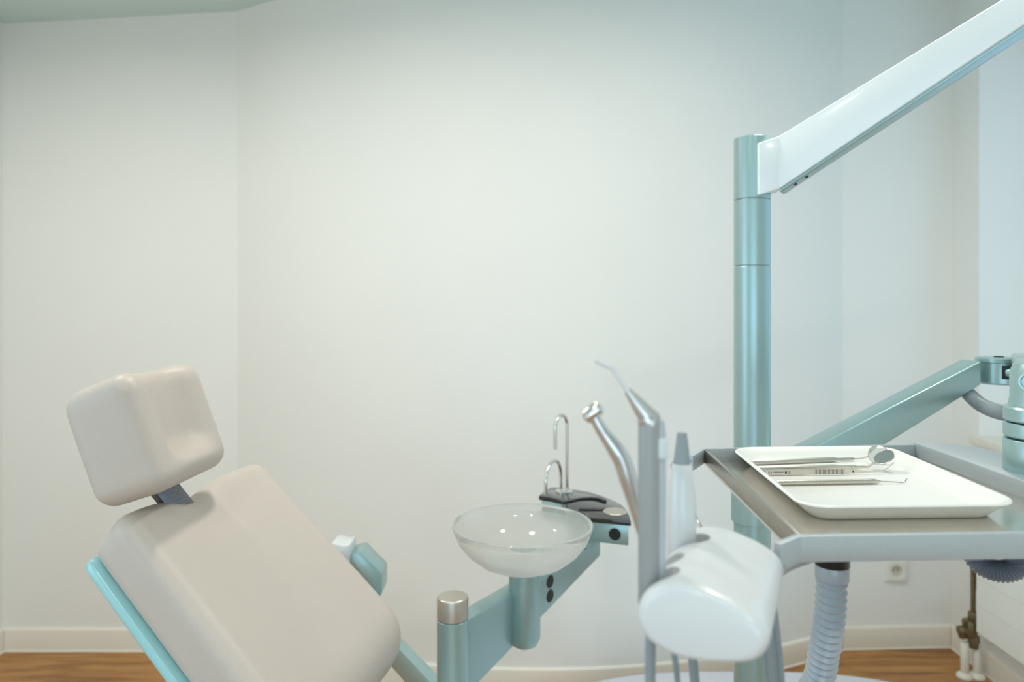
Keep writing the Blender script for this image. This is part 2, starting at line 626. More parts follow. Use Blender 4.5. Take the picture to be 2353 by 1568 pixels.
# ------------------------------------------------------------------ wall socket, radiator with valve
t = thing('wall_socket', 'white square power socket low on the back wall below the tray table', 'socket', (1.485, 2.716, 0.257))
sx, sz = 1.485, 0.300
wy = 2.707 + (sx - 1.277) / (XR - 1.277) * 0.019
b = B()
N_ = 64
def sq(i, h, e=0.18):
    a_ = 2 * PI * i / N_
    c_, s_ = math.cos(a_), math.sin(a_)
    return (h * math.copysign(abs(c_) ** e, c_), h * math.copysign(abs(s_) ** e, s_))
def rnd(i, r):
    a_ = 2 * PI * i / N_
    return (r * math.cos(a_), r * math.sin(a_))
lev = [(0.043, wy + 0.002, 1), (0.044, wy - 0.006, 1), (0.0425, wy - 0.0105, 1), (0.041, wy - 0.0115, 1), (0.0225, wy - 0.0115, 0), (0.0205, wy - 0.0105, 0)]
lv_ = [[b.verts.new((sx + p[0], y_, sz + p[1])) for p in ((sq(i, h_) if k_ else rnd(i, h_)) for i in range(N_))] for h_, y_, k_ in lev]
for p, q in zip(lv_, lv_[1:]):
    for i in range(N_):
        j = (i + 1) % N_
        b.faces.new((p[i], p[j], q[j], q[i]))
plate_ = obj('cover_plate', b, M_white2, t)
obj('socket_cup', lathe((sx, wy - 0.0105, sz), (0, 1, 0), [(0.0206, 0), (0.0200, 0.010), (0, 0.0102)], 48), M_collar, plate_)
for dx in (-0.0095, 0.0095):
    obj('pin_hole', cyl((sx + dx, wy - 0.0010, sz), (sx + dx, wy + 0.0005, sz), 0.0028, 0.0003, 16), M_dark, plate_)

rad = thing('radiator', 'white flat panel radiator below the window on the right wall', 'radiator', (1.655, 1.85, 0.19))
rx0, rx1, ry0, ry1, rz0, rz1 = 1.618, 1.690, 1.15, 2.445, 0.185, 0.76
b = box(rx0 + 0.005, rx1, ry0, ry1, rz0, rz1, 0.006, 3)
obj('radiator_body', b, M_rad, rad)
zz = rz0 + 0.004
n = 6
hh = (rz1 - rz0 - 0.006) / n
for i in range(n):
    obj('front_panel', box(rx0, rx0 + 0.006, ry0 + 0.002, ry1 - 0.002, zz + i * hh + 0.0004, zz + (i + 1) * hh - 0.0004, 0.0004), M_rad, rad, smooth=False)
obj('wall_bracket', box(rx1, XR, 1.4, 1.44, 0.3, 0.7), M_rad, rad)
obj('wall_bracket', box(rx1, XR, 2.1, 2.14, 0.3, 0.7), M_rad, rad)
# pipe, valve and floor rosettes at the far end of the radiator
vx, vy = at(2236, 1390, 2.50).x, 2.50
obj('supply_pipe', tube([(vx, vy, 0.20), (vx, vy, 0.76), (vx, vy - 0.03, 0.775), (vx, ry1 - 0.01, 0.745)], 0.0085, 16), M_brass, rad, label='dark brass riser pipe')
obj('ochre_sleeve', cyl((vx + 0.014, vy - 0.004, 0.31), (vx + 0.014, vy - 0.004, 0.46), 0.006, 0.001, 16), mat('ochre_paint', (190, 146, 60), 0.5), rad, label='ochre yellow marking strip')
b = cyl((vx - 0.012, vy, 0.145), (vx - 0.012, vy, 0.205), 0.024, 0.004, 8)
b = cyl((vx + 0.002, vy, 0.105), (vx + 0.002, vy, 0.150), 0.019, 0.003, 6, bm=b)
b = cyl((vx, vy, 0.195), (vx, vy, 0.235), 0.016, 0.003, 6, bm=b)
b = cyl((vx - 0.052, vy, 0.165), (vx - 0.008, vy, 0.170), 0.018, 0.003, 20, bm=b)
b = cyl((vx - 0.038, vy, 0.165), (vx - 0.036, vy, 0.140), 0.014, 0.003, 6, bm=b)
b = cyl((vx - 0.034, vy - 0.01, 0.19), (vx - 0.043, vy - 0.014, 0.21), 0.008, 0.002, 12, bm=b)
b = cyl((vx, vy, 0.17), (vx + 0.01, ry1 - 0.002, 0.195), 0.012, 0.002, 12, bm=b)
obj('valve_body', b, M_brass, rad, label='tarnished brass valve block')
for dx in (-0.030, 0.014):
    obj('pipe_cover', cyl((vx + dx, vy, 0.012), (vx + dx, vy, 0.125), 0.0135, 0.002, 24), M_white2, rad, label='white plastic pipe sleeve')
    obj('floor_rosette', lathe((vx + dx, vy, 0.0005), (0, 0, 1), [(0, 0), (0.027, 0), (0.027, 0.006), (0.020, 0.014), (0.0137, 0.018), (0, 0.018)], 32), M_white2, rad)

# ------------------------------------------------------------------ treatment chair
chair = thing('treatment_chair', 'light grey leather treatment chair with reclined backrest and tilted headrest', 'chair', (-0.05, 1.05, 0.0))
K = 0.85
wv = Vector((0.2286, 0.9735, 0)).normalized()      # across the chair, away from the camera
av = Vector((0.9735, -0.2286, 0)).normalized()     # towards the foot end
th = R(43.0)
lv = av * math.cos(th) + Vector((0, 0, -math.sin(th)))
nv = av * math.sin(th) + Vector((0, 0, math.cos(th)))
topmid = Vector((-0.500, 1.1315, ZC - 0.286))       # middle of the front face's top edge
BW, BL, BT = 0.345, 0.438, 0.085
BO = topmid - nv * (BT / 2) + lv * (BL / 2 - 0.008)
BM = frame(BO, -wv, lv, nv)
def back_def(p, shell=False):
    x, y, z = p
    hw, hl, hz = BW / 2, BL / 2, BT / 2
    v = (y + hl) / BL
    # widening towards the near side lower down
    if x > 0:
        x *= 1 + 0.16 * v
    # the lower end rolls down and back
    k = (y - (hl - 0.075)) / 0.075
    if k > 0:
        k = min(k, 0.999)
        z -= 0.078 * (1 - math.sqrt(1 - k * k))
        x *= 1 - 0.08 * k * k
    # rounded shoulders and neck dip at the top
    tt = max(0, 1 - (y + hl) / 0.12)
    y += 0.006 * tt * max(0, (x / hw)) ** 2
    dip = math.exp(-((x - 0.020) / 0.050) ** 2)
    if not shell:
        y += 0.010 * tt * dip
        if z > -hz * 0.9:
            s = (z + hz) / (2 * hz)
            z -= s * 0.022 * dip * tt ** 1.5
            z -= s * 0.012 * max(0, 1 - (x / (hw * 0.95)) ** 2) * (0.4 + 0.6 * v)
    return Vector((x, y, z))
obj('backrest', softbox(BW / 2, BL / 2, BT / 2, 0.026, 30, back_def, BM), M_leather, chair, angle=80)
SM = frame(BO - nv * (BT / 2 + 0.006) + lv * 0.012, -wv, lv, nv)
obj('backrest_shell', softbox(BW / 2 + 0.004, BL / 2, 0.010, 0.009, 20, lambda p: back_def(p, True), SM), M_teal2, chair, angle=80, label='teal backrest shell')
# headrest
wh = Vector((0.06, 0.998, 0)).normalized()
ah = Vector((0.998, -0.06, 0)).normalized()
t2 = R(70)
lh = ah * math.cos(t2) + Vector((0, 0, -math.sin(t2)))
nh = ah * math.sin(t2) + Vector((0, 0, math.cos(t2)))
HO = Vector((-0.548, 1.062, ZC - 0.192))
HW, HL, HTk = 0.205, 0.178, 0.115
def head_def(p):
    x, y, z = p
    hw, hl, hz = HW / 2, HL / 2, HTk / 2
    v = (y + hl) / HL
    if z > 0:
        s = z / hz
        g = math.exp(-(abs(x) / (hw * 0.50)) ** 4)
        e = 1 / (1 + math.exp((v - 0.74) * 26))
        z -= s * 0.026 * g * e
        z += s * 0.004 * g * math.exp(-((v - 0.84) / 0.08) ** 2)
    # back is a little smaller, bottom tapers
    sc = 1 - 0.06 * (0.5 - z / (2 * hz))
    x *= sc
    y = y * (1 - 0.04 * (0.5 - z / (2 * hz)))
    z += 0.006 * (1 - (x / hw) ** 2) * (1 - (y / hl) ** 2) * (1 if z < 0 else 0) * -1
    return Vector((x, y, z))
HM = frame(HO, -wh, lh, nh)
obj('headrest', softbox(HW / 2, HL / 2, HTk / 2, 0.029, 30, head_def, HM), M_leather, chair, angle=80)
s0 = HO + lh * (HL * 0.36) - nh * 0.018
s1 = topmid + lv * 0.06 - nv * 0.055 - wv * 0.01
sd = (s1 - s0).normalized()
sn = wv.cross(sd).normalized()
hw_, ht_ = 0.026, 0.006
ring = lambda c: [c + wv * hw_ + sn * ht_, c - wv * hw_ + sn * ht_, c - wv * hw_ - sn * ht_, c + wv * hw_ - sn * ht_]
obj('headrest_bar', hexa(ring(s0) + ring(s1), 0.001), M_bar, chair, label='flat steel bar between headrest and backrest')
# seat and pedestal below the picture
seat_top = 0.60
sp = BO + lv * (BL / 2 - 0.05)
SE = frame(Vector((sp.x + 0.06, sp.y - 0.02, 0.535)), -wv, av, (0, 0, 1))
obj('seat', softbox(0.165, 0.20, 0.045, 0.035, 12, lambda p: Vector(p), SE), M_leather, chair, angle=80)
obj('seat_shell', softbox(0.168, 0.20, 0.014, 0.012, 10, lambda p: Vector(p), frame(Vector((sp.x + 0.06, sp.y - 0.02, 0.480)), -wv, av, (0, 0, 1))), M_teal2, chair, angle=80)
obj('pedestal', lathe((sp.x + 0.03, sp.y - 0.02, 0), (0, 0, 1), [(0, 0), (0.16, 0), (0.16, 0.02), (0.09, 0.05), (0.07, 0.10), (0.07, 0.46), (0, 0.46)], 40), M_teal, chair)

# ------------------------------------------------------------------ cuspidor unit
cus = thing('cuspidor_unit', 'teal spittoon unit with capped column, tapered beam and black cup plate', 'spittoon unit', (-0.107, 1.266, 0.0))
cxp, cyp = -0.107, 1.266
ztop = 0.804
obj('column', lathe((cxp, cyp, 0), (0, 0, 1), [(0, 0), (0.06, 0), (0.06, 0.012), (0.0285, 0.02), (0.0285, ztop - 0.0415), (0.0275, ztop - 0.0405), (0, ztop - 0.0405)], 48), M_teal, cus)
cap_parent = [o for o in cus.children if o.name.startswith('column')][0]
obj('column_cap', lathe((cxp, cyp, ztop - 0.0385), (0, 0, 1), [(0, -0.003), (0.0255, -0.003), (0.0265, -0.001), (0.0284, 0.0), (0.0284, 0.0335), (0.0276, 0.0365), (0.0258, 0.038), (0, 0.0383)], 48), M_alu, cap_parent, label='brushed aluminium cap')
# tapered beam from the column to the far head
u = Vector((0.570, 0.8217, 0)).normalized()
fn = Vector((u.y, -u.x, 0))                 # outwards normal of the face towards the camera
zt = ZC - 0.579
p0 = Vector((-0.0865, 1.279, 0))
Lb = 0.532
bt = 0.036
def beam_pt(s, back, z):
    q = p0 + u * s - fn * (bt if back else 0)
    return Vector((q.x, q.y, z))
zb0, zb1 = zt - 0.141, zt - 0.036
beam = obj('beam', hexa([beam_pt(-0.01, 0, zb0), beam_pt(-0.01, 1, zb0), beam_pt(-0.01, 1, zt), beam_pt(-0.01, 0, zt),
                  beam_pt(Lb, 0, zb1), beam_pt(Lb, 1, zb1), beam_pt(Lb, 1, zt), beam_pt(Lb, 0, zt)], 0.003, 3), M_teal, cus)
nk = Vector((0.0255, 1.425, 0))
obj('bowl_neck', lathe((nk.x, nk.y, zt - 0.118), (0, 0, 1), [(0, 0), (0.014, 0.001), (0.026, 0.008), (0.0322, 0.022), (0.0322, 0.158), (0, 0.158)], 48), M_teal, cus)
for (px, py) in ((1264, 1337), (1264, 1370)):
    # on the front face of the beam: intersect the view line with the face plane
    d = at(px, py, 1.0) - Vector((0, 0, ZC))
    k = (p0.x * fn.x + p0.y * fn.y) / (d.x * fn.x + d.y * fn.y)
    c = Vector((0, 0, ZC)) + d * k
    obj('screw_cap', lathe(c - fn * 0.002, fn, [(0, 0), (0.0140, 0), (0.0140, 0.0026), (0.013, 0.0034), (0, 0.0036)], 32), M_black, beam, label='round black screw cap')
# rear joint housing and the bar that carries the column
m = 1.65 / FPX
hub_out = [(792, 1290), (804.5, 1275), (828, 1269), (850, 1292), (873, 1314), (877, 1320), (877, 1366), (869, 1375), (850, 1353), (848, 1342), (824, 1313), (812, 1314), (792, 1300)]
joint = obj('joint_housing', prism([at(x, y, 1.65) for x, y in hub_out], (0, 0.072, 0), 0.0025, 2), M_teal, cus)
obj('joint_insert', prism([at(x, y, 1.665) for x, y in ((806, 1310), (828, 1312), (850, 1340), (850, 1362), (806, 1330))], (0, 0.045, 0), 0.001, 1), M_collar, joint, label='beige insert in the joint')
col_out = [(752, 1262), (762, 1250), (775, 1252), (787, 1256), (803, 1253), (803, 1300), (752, 1300)]
obj('joint_collar', prism([at(x, y, 1.64) for x, y in col_out], (0, 0.07, 0), 0.003, 2), M_white, joint, label='white plastic joint collar')
ba, bb = Vector((-0.345, 1.65, 0)), Vector((-0.107, 1.266, 0))
bu = (bb - ba).normalized()
bn = Vector((-bu.y, bu.x, 0))
if bn.y > 0:
    bn = -bn
# front face towards the camera is offset from the axis
def bar_pt(s, side, z):
    q = ba + bu * s + bn * (0.012 * side)
    return Vector((q.x, q.y, z))
Ls = (bb - ba).length
obj('support_bar', hexa([bar_pt(0, 1, 0.563), bar_pt(0, -1, 0.563), bar_pt(0, -1, 0.619), bar_pt(0, 1, 0.619),
                         bar_pt(Ls, 1, 0.563), bar_pt(Ls, -1, 0.563), bar_pt(Ls, -1, 0.619), bar_pt(Ls, 1, 0.619)], 0.002, 2), M_teal, cus)
obj('joint_stub', box(-0.372, -0.325, 1.645, 1.70, 0.565, 0.66, 0.004), M_teal, cus)

# cup-filling head
hp = 0.477
out_px = [(1238, 1140), (1250, 1130), (1265, 1120), (1292, 1121), (1322, 1125.5), (1354, 1131), (1383, 1140), (1408, 1150), (1429, 1161), (1440, 1172), (1446, 1184), (1450, 1199),
          (1398, 1194), (1347, 1189.5), (1344, 1181), (1334, 1177.5), (1312, 1174), (1299, 1168), (1292, 1160), (1290, 1150), (1264, 1144)]
P = [on(x, y, hp) for x, y in out_px]
zp = ZC - hp
cup_plate = obj('cup_plate', prism([(p.x, p.y, zp) for p in P], (0, 0, -0.0105), 0.0012, 2), M_blackg, cus, label='black cup plate')
cen = sum(P, Vector()) / len(P)
inn = [p + (cen - p).normalized() * 0.008 for p in P]
head_body = obj('head_body', prism([(p.x, p.y, zp - 0.0100) for p in inn], (0, 0, -0.046), 0.002, 2), M_teal, cus)
riser_c = p0 + u * (Lb - 0.035) - fn * (bt / 2)
b = hexa([beam_pt(Lb - 0.07, 0.0, zt - 0.005), beam_pt(Lb - 0.07, 1, zt - 0.005), beam_pt(Lb, 1, zt - 0.005), beam_pt(Lb, 0.0, zt - 0.005),
          beam_pt(Lb - 0.07, 0.0, zp - 0.02), beam_pt(Lb - 0.07, 1, zp - 0.02), beam_pt(Lb, 1, zp - 0.02), beam_pt(Lb, 0.0, zp - 0.02)], 0.002)
obj('head_riser', b, M_teal, cus)
c = at(1413, 1228, on(1413, 1196, hp).y)
fx = (on(1450, 1199, hp) - on(1347, 1189.5, hp))
fx.z = 0
fx.normalize()
hn = Vector((fx.y, -fx.x, 0))
q = inn[12]
# push the centre onto the body's front face
d = c - Vector((0, 0, ZC))
k = (Vector((q.x, q.y, 0)).dot(hn)) / (d.x * hn.x + d.y * hn.y)
c = Vector((0, 0, ZC)) + d * k
obj('screw_cap', lathe(c - hn * 0.001, hn, [(0, 0), (0.0135, 0), (0.0135, 0.0030), (0.0125, 0.0038), (0, 0.0040)], 32), M_black, head_body, label='round black screw cap')
# raised ribs round the cup recess and the silver button
def rib(pxs, w=0.0045, hgt=0.004):
    c = catmull([on(x, y, hp) for x, y in pxs], 0.006)
    b = B()
    L, Rr = [], []
    for i, p in enumerate(c):
        tg = (c[min(i + 1, len(c) - 1)] - c[max(i - 1, 0)]).normalized()
        sd_ = Vector((-tg.y, tg.x, 0)) * w
        L.append(p + sd_)
        Rr.append(p - sd_)
    ring = [Vector((p.x, p.y, zp - 0.001)) for p in L + Rr[::-1]]
    return prism(ring, (0, 0, hgt + 0.001), 0.0006, 1)
obj('cup_rim', rib([(1293, 1157), (1312, 1153), (1336, 1148), (1360, 1146.5), (1378, 1149), (1391, 1154)]), M_black, cup_plate, label='curved black rim')
obj('cup_rim', rib([(1330, 1172), (1352, 1172.5), (1376, 1172), (1392, 1171)], 0.006), M_black, cup_plate, label='straight black rim')
c = on(1414, 1178, hp)
obj('cup_button', lathe((c.x, c.y, zp - 0.001), (0, 0, 1), [(0, 0), (0.0285, 0), (0.0285, 0.003), (0.0265, 0.0045), (0, 0.0048)], 40), M_alu, cup_plate, label='round silver button')
# faucets
fb_ = on(1297, 1131, hp)
obj('faucet_base', lathe((fb_.x, fb_.y, zp - 0.001), (0, 0, 1), [(0, 0), (0.0225, 0), (0.0225, 0.004), (0.019, 0.0065), (0, 0.007)], 36), M_chrome, cus)
def arch(base, end, ztop_, zend, r, name, label):
    base, end = Vector(base), Vector(end)
    dv = Vector((end.x - base.x, end.y - base.y, 0))
    rad_ = dv.length / 2
    uv = dv.normalized()
    pts = [Vector((base.x, base.y, zp)), Vector((base.x, base.y, (zp + ztop_ - rad_) / 2))]
    rz = min(rad_, 0.05)
    for i in range(13):
        a = PI - PI * i / 12
        pts.append(Vector((base.x, base.y, ztop_ - rz - r)) + uv * (rad_ + rad_ * math.cos(a)) + Vector((0, 0, rz * math.sin(a))))
    pts.append(Vector((end.x, end.y, zend)))
    obj(name, tube(catmull(pts, 0.004), r, 14), M_chrome, cus, label=label)
a = on(1303, 1130, hp)
arch(a, at(1276, 1033, 1.74), 1.33 - 250 * 1.77 / FPX, 1.33 - 333 * 1.74 / FPX, 0.0046, 'cup_faucet', 'tall chrome gooseneck spout')
a = on(1289, 1131, hp)
arch(a, at(1254, 1137, 1.70), 1.33 - 354 * 1.75 / FPX, 1.33 - 437 * 1.70 / FPX, 0.0044, 'rinse_faucet', 'short chrome rinsing spout')

# glass bowl, resting on the neck
bc = Vector((0.0212, 1.428, 0))
zr = ZC - 0.4465
RB = 0.1435
outer = [(0.0, -0.094), (0.030, -0.093), (0.060, -0.087), (0.090, -0.074), (0.115, -0.054), (0.131, -0.034), (0.1395, -0.014), (RB, -0.001), (RB - 0.0012, 0.0012)]
inner = [(RB - 0.0045, 0.0008), (0.1345, -0.014), (0.126, -0.033), (0.111, -0.050), (0.088, -0.067), (0.060, -0.079), (0.030, -0.085), (0.0, -0.086)]
no = len(outer)
bowl = obj('glass_bowl', lathe((bc.x, bc.y, zr), (0, 0, 1), outer + inner, 72, matf=lambda k: 1 if k < no - 3 else 0), [M_glass, M_frost], None, angle=60)
tag(bowl, 'frosted glass spittoon bowl standing on the teal neck', 'bowl')

# ------------------------------------------------------------------ unit column with base plate
col = thing('unit_column', 'tall round teal metallic column carrying both swing arms', 'column', (0.428, 1.25, 0.0))
cxx, cyy, cr = 0.428, 1.25, 0.0316
zt_, z1_, z2_, z3_ = 1.33 + 382 * 1.25 / FPX, 1.33 + 239 * 1.25 / FPX, 1.33 + 88 * 1.25 / FPX, 1.33 - 495 * 1.25 / FPX
def section(z0, z1, name='column_section', **k):
    g = 0.0009
    return obj(name, lathe((cxx, cyy, z0), (0, 0, 1), [(0, 0), (cr - 0.0025, 0), (cr - 0.0025, g), (cr - 0.0006, g), (cr, g + 0.0008), (cr, z1 - z0 - g - 0.0008), (cr - 0.0006, z1 - z0 - g), (cr - 0.0025, z1 - z0 - g), (cr - 0.0025, z1 - z0), (0, z1 - z0)], 64), M_teal, col, **k)
section(0.11, 0.62)
section(0.62, z3_)
section(z3_, z2_)
section(z2_, z1_)
section(z1_, zt_, label='top swivel sleeve')
ol = []
for i in range(72):
    a = 2 * PI * i / 72
    ca, sa = math.cos(a), math.sin(a)
    e = 2 / 3.0
    ol.append((0.74 + 0.75 * math.copysign(abs(ca) ** e, ca), 1.60 + 0.715 * math.copysign(abs(sa) ** e, sa), 0.0))
obj('base_plate', prism(ol, (0, 0, 0.12), 0.006, 2), M_plate, col, label='pale grey floor base')

# ------------------------------------------------------------------ upper (lamp) arm
la = thing('lamp_arm', 'broad teal swing arm coloured near-white as window-lit, rising from the column top to the upper right', 'arm', (cxx, cyy, z1_))
ta, tb = Vector((0.461, 1.21, 0)), Vector((0.734, 1.0525, 0))
du = (tb - ta).normalized()
dn = Vector((du.y, -du.x, 0))
Lab = (tb - ta).length
zA, zB = 1.33 + 388 * 1.21 / FPX, 1.33 + 700 * 1.0525 / FPX
sl = (zB - zA) / Lab
hA = 122 * 1.21 / FPX
hB = 91.5 * 1.0525 / FPX
thk = 0.050
def arm_pt(s, back, top):
    q = ta + du * s - dn * ((thk + 0.05 * s) if back else 0)
    z = zA + sl * s
    if not top:
        z -= hA + (hB - hA) * s / Lab
    return Vector((q.x, q.y, z))
Lend = Lab * 2.2
e0 = at(1743, 328, 1.212)
e1 = at(1743, 449, 1.212)
J0, J1 = arm_pt(0.0, 0, 1), arm_pt(0.0, 0, 0)
fr = [Vector((e0.x, 1.212, e0.z)), Vector((e0.x, 1.212, e1.z)), J0, J1, arm_pt(Lend, 0, 1), arm_pt(Lend, 0, 0)]
bk = [fr[0] + Vector((0, thk, 0)), fr[1] + Vector((0, thk, 0)), J0 + Vector((0.012, thk, 0)), J1 + Vector((0.012, thk, 0)), arm_pt(Lend, 1, 1), arm_pt(Lend, 1, 0)]
b = B()
F = [b.verts.new(p) for p in fr]
K_ = [b.verts.new(p) for p in bk]
for q in ((F[0], F[1], F[3], F[2]), (F[2], F[3], F[5], F[4]), (K_[0], K_[2], K_[3], K_[1]), (K_[2], K_[4], K_[5], K_[3]),
          (F[0], F[2], K_[2], K_[0]), (F[2], F[4], K_[4], K_[2]), (F[1], K_[1], K_[3], F[3]), (F[3], K_[3], K_[5], F[5]), (F[0], K_[0], K_[1], F[1]), (F[4], F[5], K_[5], K_[4])):
    b.faces.new(q)
bmesh.ops.recalc_face_normals(b, faces=b.faces[:])
bevel(b, 0.003, 3, 50)
obj('arm_beam', b, M_arm, la, angle=20)
# recessed underside rail with two small screws
def under(s, f, dz):
    a_, c_ = arm_pt(s, 0, 0), arm_pt(s, 1, 0)
    q = a_ + (c_ - a_) * f
    return Vector((q.x, q.y, q.z + dz))
obj('underside_rail', hexa([under(0.0, 0.12, -0.004), under(0.0, 0.95, -0.004), under(0.0, 0.95, 0.004), under(0.0, 0.12, 0.004),
                            under(Lend - 0.02, 0.12, -0.004), under(Lend - 0.02, 0.95, -0.004), under(Lend - 0.02, 0.95, 0.004), under(Lend - 0.02, 0.12, 0.004)], 0.0008), M_teal, la, label='teal underside rail')
for s in (0.022, 0.040):
    obj('screw', cyl(under(s, 0.5, -0.0055), under(s, 0.5, -0.001), 0.0032, 0.0004, 16), M_dark, la)

# ------------------------------------------------------------------ lower arm with hub, link and table post
lo = thing('table_arm', 'teal swing arm from the column behind the tray up to a round hub', 'arm', (cxx, cyy, 0.9))
yF, yB = 1.222, 1.274
def xz(px, py):
    q = at(px, py, yF)
    return q.x, q.z
tl, tr = xz(1772, 1078), xz(2255, 830)
bl, br = xz(1772, 1185), xz(2215, 910)
br2 = xz(2255, 884)
pr = [tl, tr, br2, br, bl]
obj('arm_beam', prism([(x, yF, z) for x, z in pr], (0, yB - yF, 0), 0.0028, 3), M_teal, lo)
obj('arm_sleeve', lathe((cxx, cyy, 0.945), (0, 0, 1), [(0.0322, 0), (0.036, 0), (0.036, 0.10), (0.0322, 0.10), (0.0322, 0)], 48), M_teal, lo)
hx, hyy, hr = at(2295, 850, 1.25).x, 1.25, 0.0335
zh0, zh1 = 1.33 - 182 * 1.25 / FPX, 1.33 - 121 * 1.25 / FPX
hub = obj('hub', lathe((hx, hyy, zh0), (0, 0, 1), [(0, 0), (hr - 0.003, 0), (hr, 0.003), (hr, zh1 - zh0 - 0.009), (hr + 0.0025, zh1 - zh0 - 0.008), (hr + 0.0025, zh1 - zh0 - 0.0015), (hr, zh1 - zh0), (0, zh1 - zh0)], 56), M_teal, lo)
obj('hub_cap', cyl((hx, hyy, zh1 - 0.0005), (hx, hyy, zh1 + 0.0016), 0.008, 0.0005, 24), M_dark, hub, label='small dark cap on the hub')
hcv = Vector((-hx, -hyy, 0)).normalized()      # towards the room's middle
hrv = Vector((-hcv.y, hcv.x, 0))
if hrv.x < 0:
    hrv = -hrv
hctr = Vector((hx, hyy, (zh0 + zh1) / 2 - 0.001))
def slot_ring(dep):
    return [hctr + hrv * a_ + hcv * dep + Vector((0, 0, z__)) for a_, z__ in ((0.004, -0.0115), (0.022, -0.0115), (0.022, 0.0115), (0.004, 0.0115))]
obj('hub_slot', hexa(slot_ring(0.0338) + slot_ring(0.012), 0.001), M_dark, hub, label='dark slot in the hub')
obj('hub_knob', lathe(hctr + hrv * 0.010 + hcv * 0.034, hrv * 0.95 + hcv * 0.1, [(0, 0), (0.0055, 0), (0.007, 0.004), (0.0062, 0.012), (0.008, 0.014), (0.008, 0.018), (0, 0.019)], 28), M_teal, hub)
pxx, pyy = 0.530, 0.705
zl0 = 1.1622
la0, la1 = Vector((hx + 0.028, hyy - 0.012, 1.232)), Vector((pxx, pyy, 1.252))
lu = (la1 - la0).normalized()
ls = lu.cross(Vector((0, 0, 1))).normalized()
lw, lh_ = 0.016, 0.016
rg = lambda c, w_, h_: [c + ls * w_ + Vector((0, 0, h_)), c - ls * w_ + Vector((0, 0, h_)), c - ls * w_ - Vector((0, 0, h_)), c + ls * w_ - Vector((0, 0, h_))]
obj('link_bar', hexa(rg(la0, 0.012, 0.012) + rg(la1, lw, 0.020), 0.006, 3), M_teal, lo)
post = obj('post', lathe((pxx, pyy, zl0), (0, 0, 1), [(0, 0), (0.030, 0), (0.0305, 0.001), (0.0305, 0.0305), (0.0295, 0.0320), (0.0270, 0.0322), (0, 0.0322)], 56), M_teal, lo)
obj('post_ring', lathe((pxx, pyy, zl0 + 0.0345), (0, 0, 1), [(0, -0.002), (0.0285, -0.0005), (0.030, 0.001), (0.0302, 0.0068), (0.030, 0.0125), (0.0285, 0.0138), (0, 0.014)], 56), M_teal, post)
obj('post_ring', lathe((pxx, pyy, zl0 + 0.0505), (0, 0, 1), [(0, -0.002), (0.0285, -0.0005), (0.030, 0.001), (0.030, 0.0125), (0.0285, 0.0145), (0, 0.015)], 56), M_teal, post)
obj('post_joint', lathe((pxx, pyy, zl0 + 0.018), (0, 0, 1), [(0, 0), (0.0262, 0), (0.0262, 0.045), (0, 0.045)], 40), M_dark, post, label='dark gap between the post rings')
obj('post_neck', lathe((pxx, pyy, zl0 + 0.064), (0, 0, 1), [(0, 0), (0.0265, 0), (0.0245, 0.010), (0.0245, 0.036), (0.021, 0.044), (0.010, 0.048), (0, 0.048)], 48), M_teal, post)

pbv = Vector((-0.8, -0.6, 0))
pbc = Vector((pxx, pyy, 1.2535)) + pbv * 0.0235
obj('highlight_ring', lathe(pbc, pbv, [(0.0065, 0.0), (0.0105, 0.0), (0.0105, 0.0022), (0.0098, 0.0030), (0.0078, 0.0030), (0.0070, 0.0018), (0.0, 0.0018)], 36), M_teal, post)  # oval highlight on the post neck, shaped as a raised ring

# ------------------------------------------------------------------ instrument table
tab = thing('instrument_table', 'grey metal instrument table with steel pan, side rails and textured ledge', 'table', (0.35, 0.68, 1.10))
zf, zrl = 1.145, 1.160
FL, FRt, RL, RRt = Vector((0.2116, 0.5138, 0)), Vector((0.560, 0.5282, 0)), Vector((0.2263, 0.826, 0)), Vector((0.4880, 0.851, 0))
def z_(p, z):
    return Vector((p.x, p.y, z))
obj('pan_floor', prism([z_(FL, zf), z_(Vector((0.4875, 0.526, 0)), zf), z_(RRt, zf), z_(RL, zf)], (0, 0, -0.004), 0.0004, 1), M_pan, tab, label='polished steel pan floor')
def rail(pts, z0, z1, t, inward, mtl, name, **k):
    """vertical strip along pts with thickness t to the given side"""
    pts = [Vector((p[0], p[1], 0)) for p in pts]
    n = len(pts)
    offs = []
    for i in range(n):
        ns = []
        if i:
            d = (pts[i] - pts[i - 1]).normalized()
            ns.append(Vector((-d.y, d.x, 0)))
        if i < n - 1:
            d = (pts[i + 1] - pts[i]).normalized()
            ns.append(Vector((-d.y, d.x, 0)))
        a = sum(ns, Vector()) / len(ns)
        a = a / a.length ** 2
        offs.append(pts[i] + a * t * inward)
    ring = pts + offs[::-1]
    return obj(name, prism([z_(p, z0) for p in ring], (0, 0, z1 - z0), 0.0009, 2), mtl, tab, **k)
ch1 = on(1795, 1251, 0.17)
rail([ch1, FL, FRt], 1.1405, zrl, 0.006, 1, M_grey, 'front_rail')
ch2 = on(1583, 1047, 0.17)
rail([ch2, RL + Vector((-0.002, 0.004, 0)), RRt + Vector((0.0, 0.003, 0))], 1.143, zrl, 0.005, -1, M_grey, 'rear_rail')
rail([FL + Vector((0.0, 0.004, 0)), RL], 1.1432, 1.1590, 0.0045, -1, M_steel, 'side_rail', label='polished steel side rail')
# textured ledge on the right
le = [(0.4862, 0.531), (0.4862, 0.700), (0.4885, 0.790), (0.4880, 0.8545), (0.508, 0.852), (0.534, 0.8427), (0.552, 0.815), (0.566, 0.770), (0.574, 0.70), (0.574, 0.533)]
obj('ledge', prism([(x, y, 1.1405) for x, y in le], (0, 0, 1.1622 - 1.1405), 0.0016, 2), M_grey, tab, label='grey textured ledge')
obj('underbody', box(0.262, 0.52, 0.56, 0.80, 1.127, 1.1412, 0.004), M_greyp, tab)

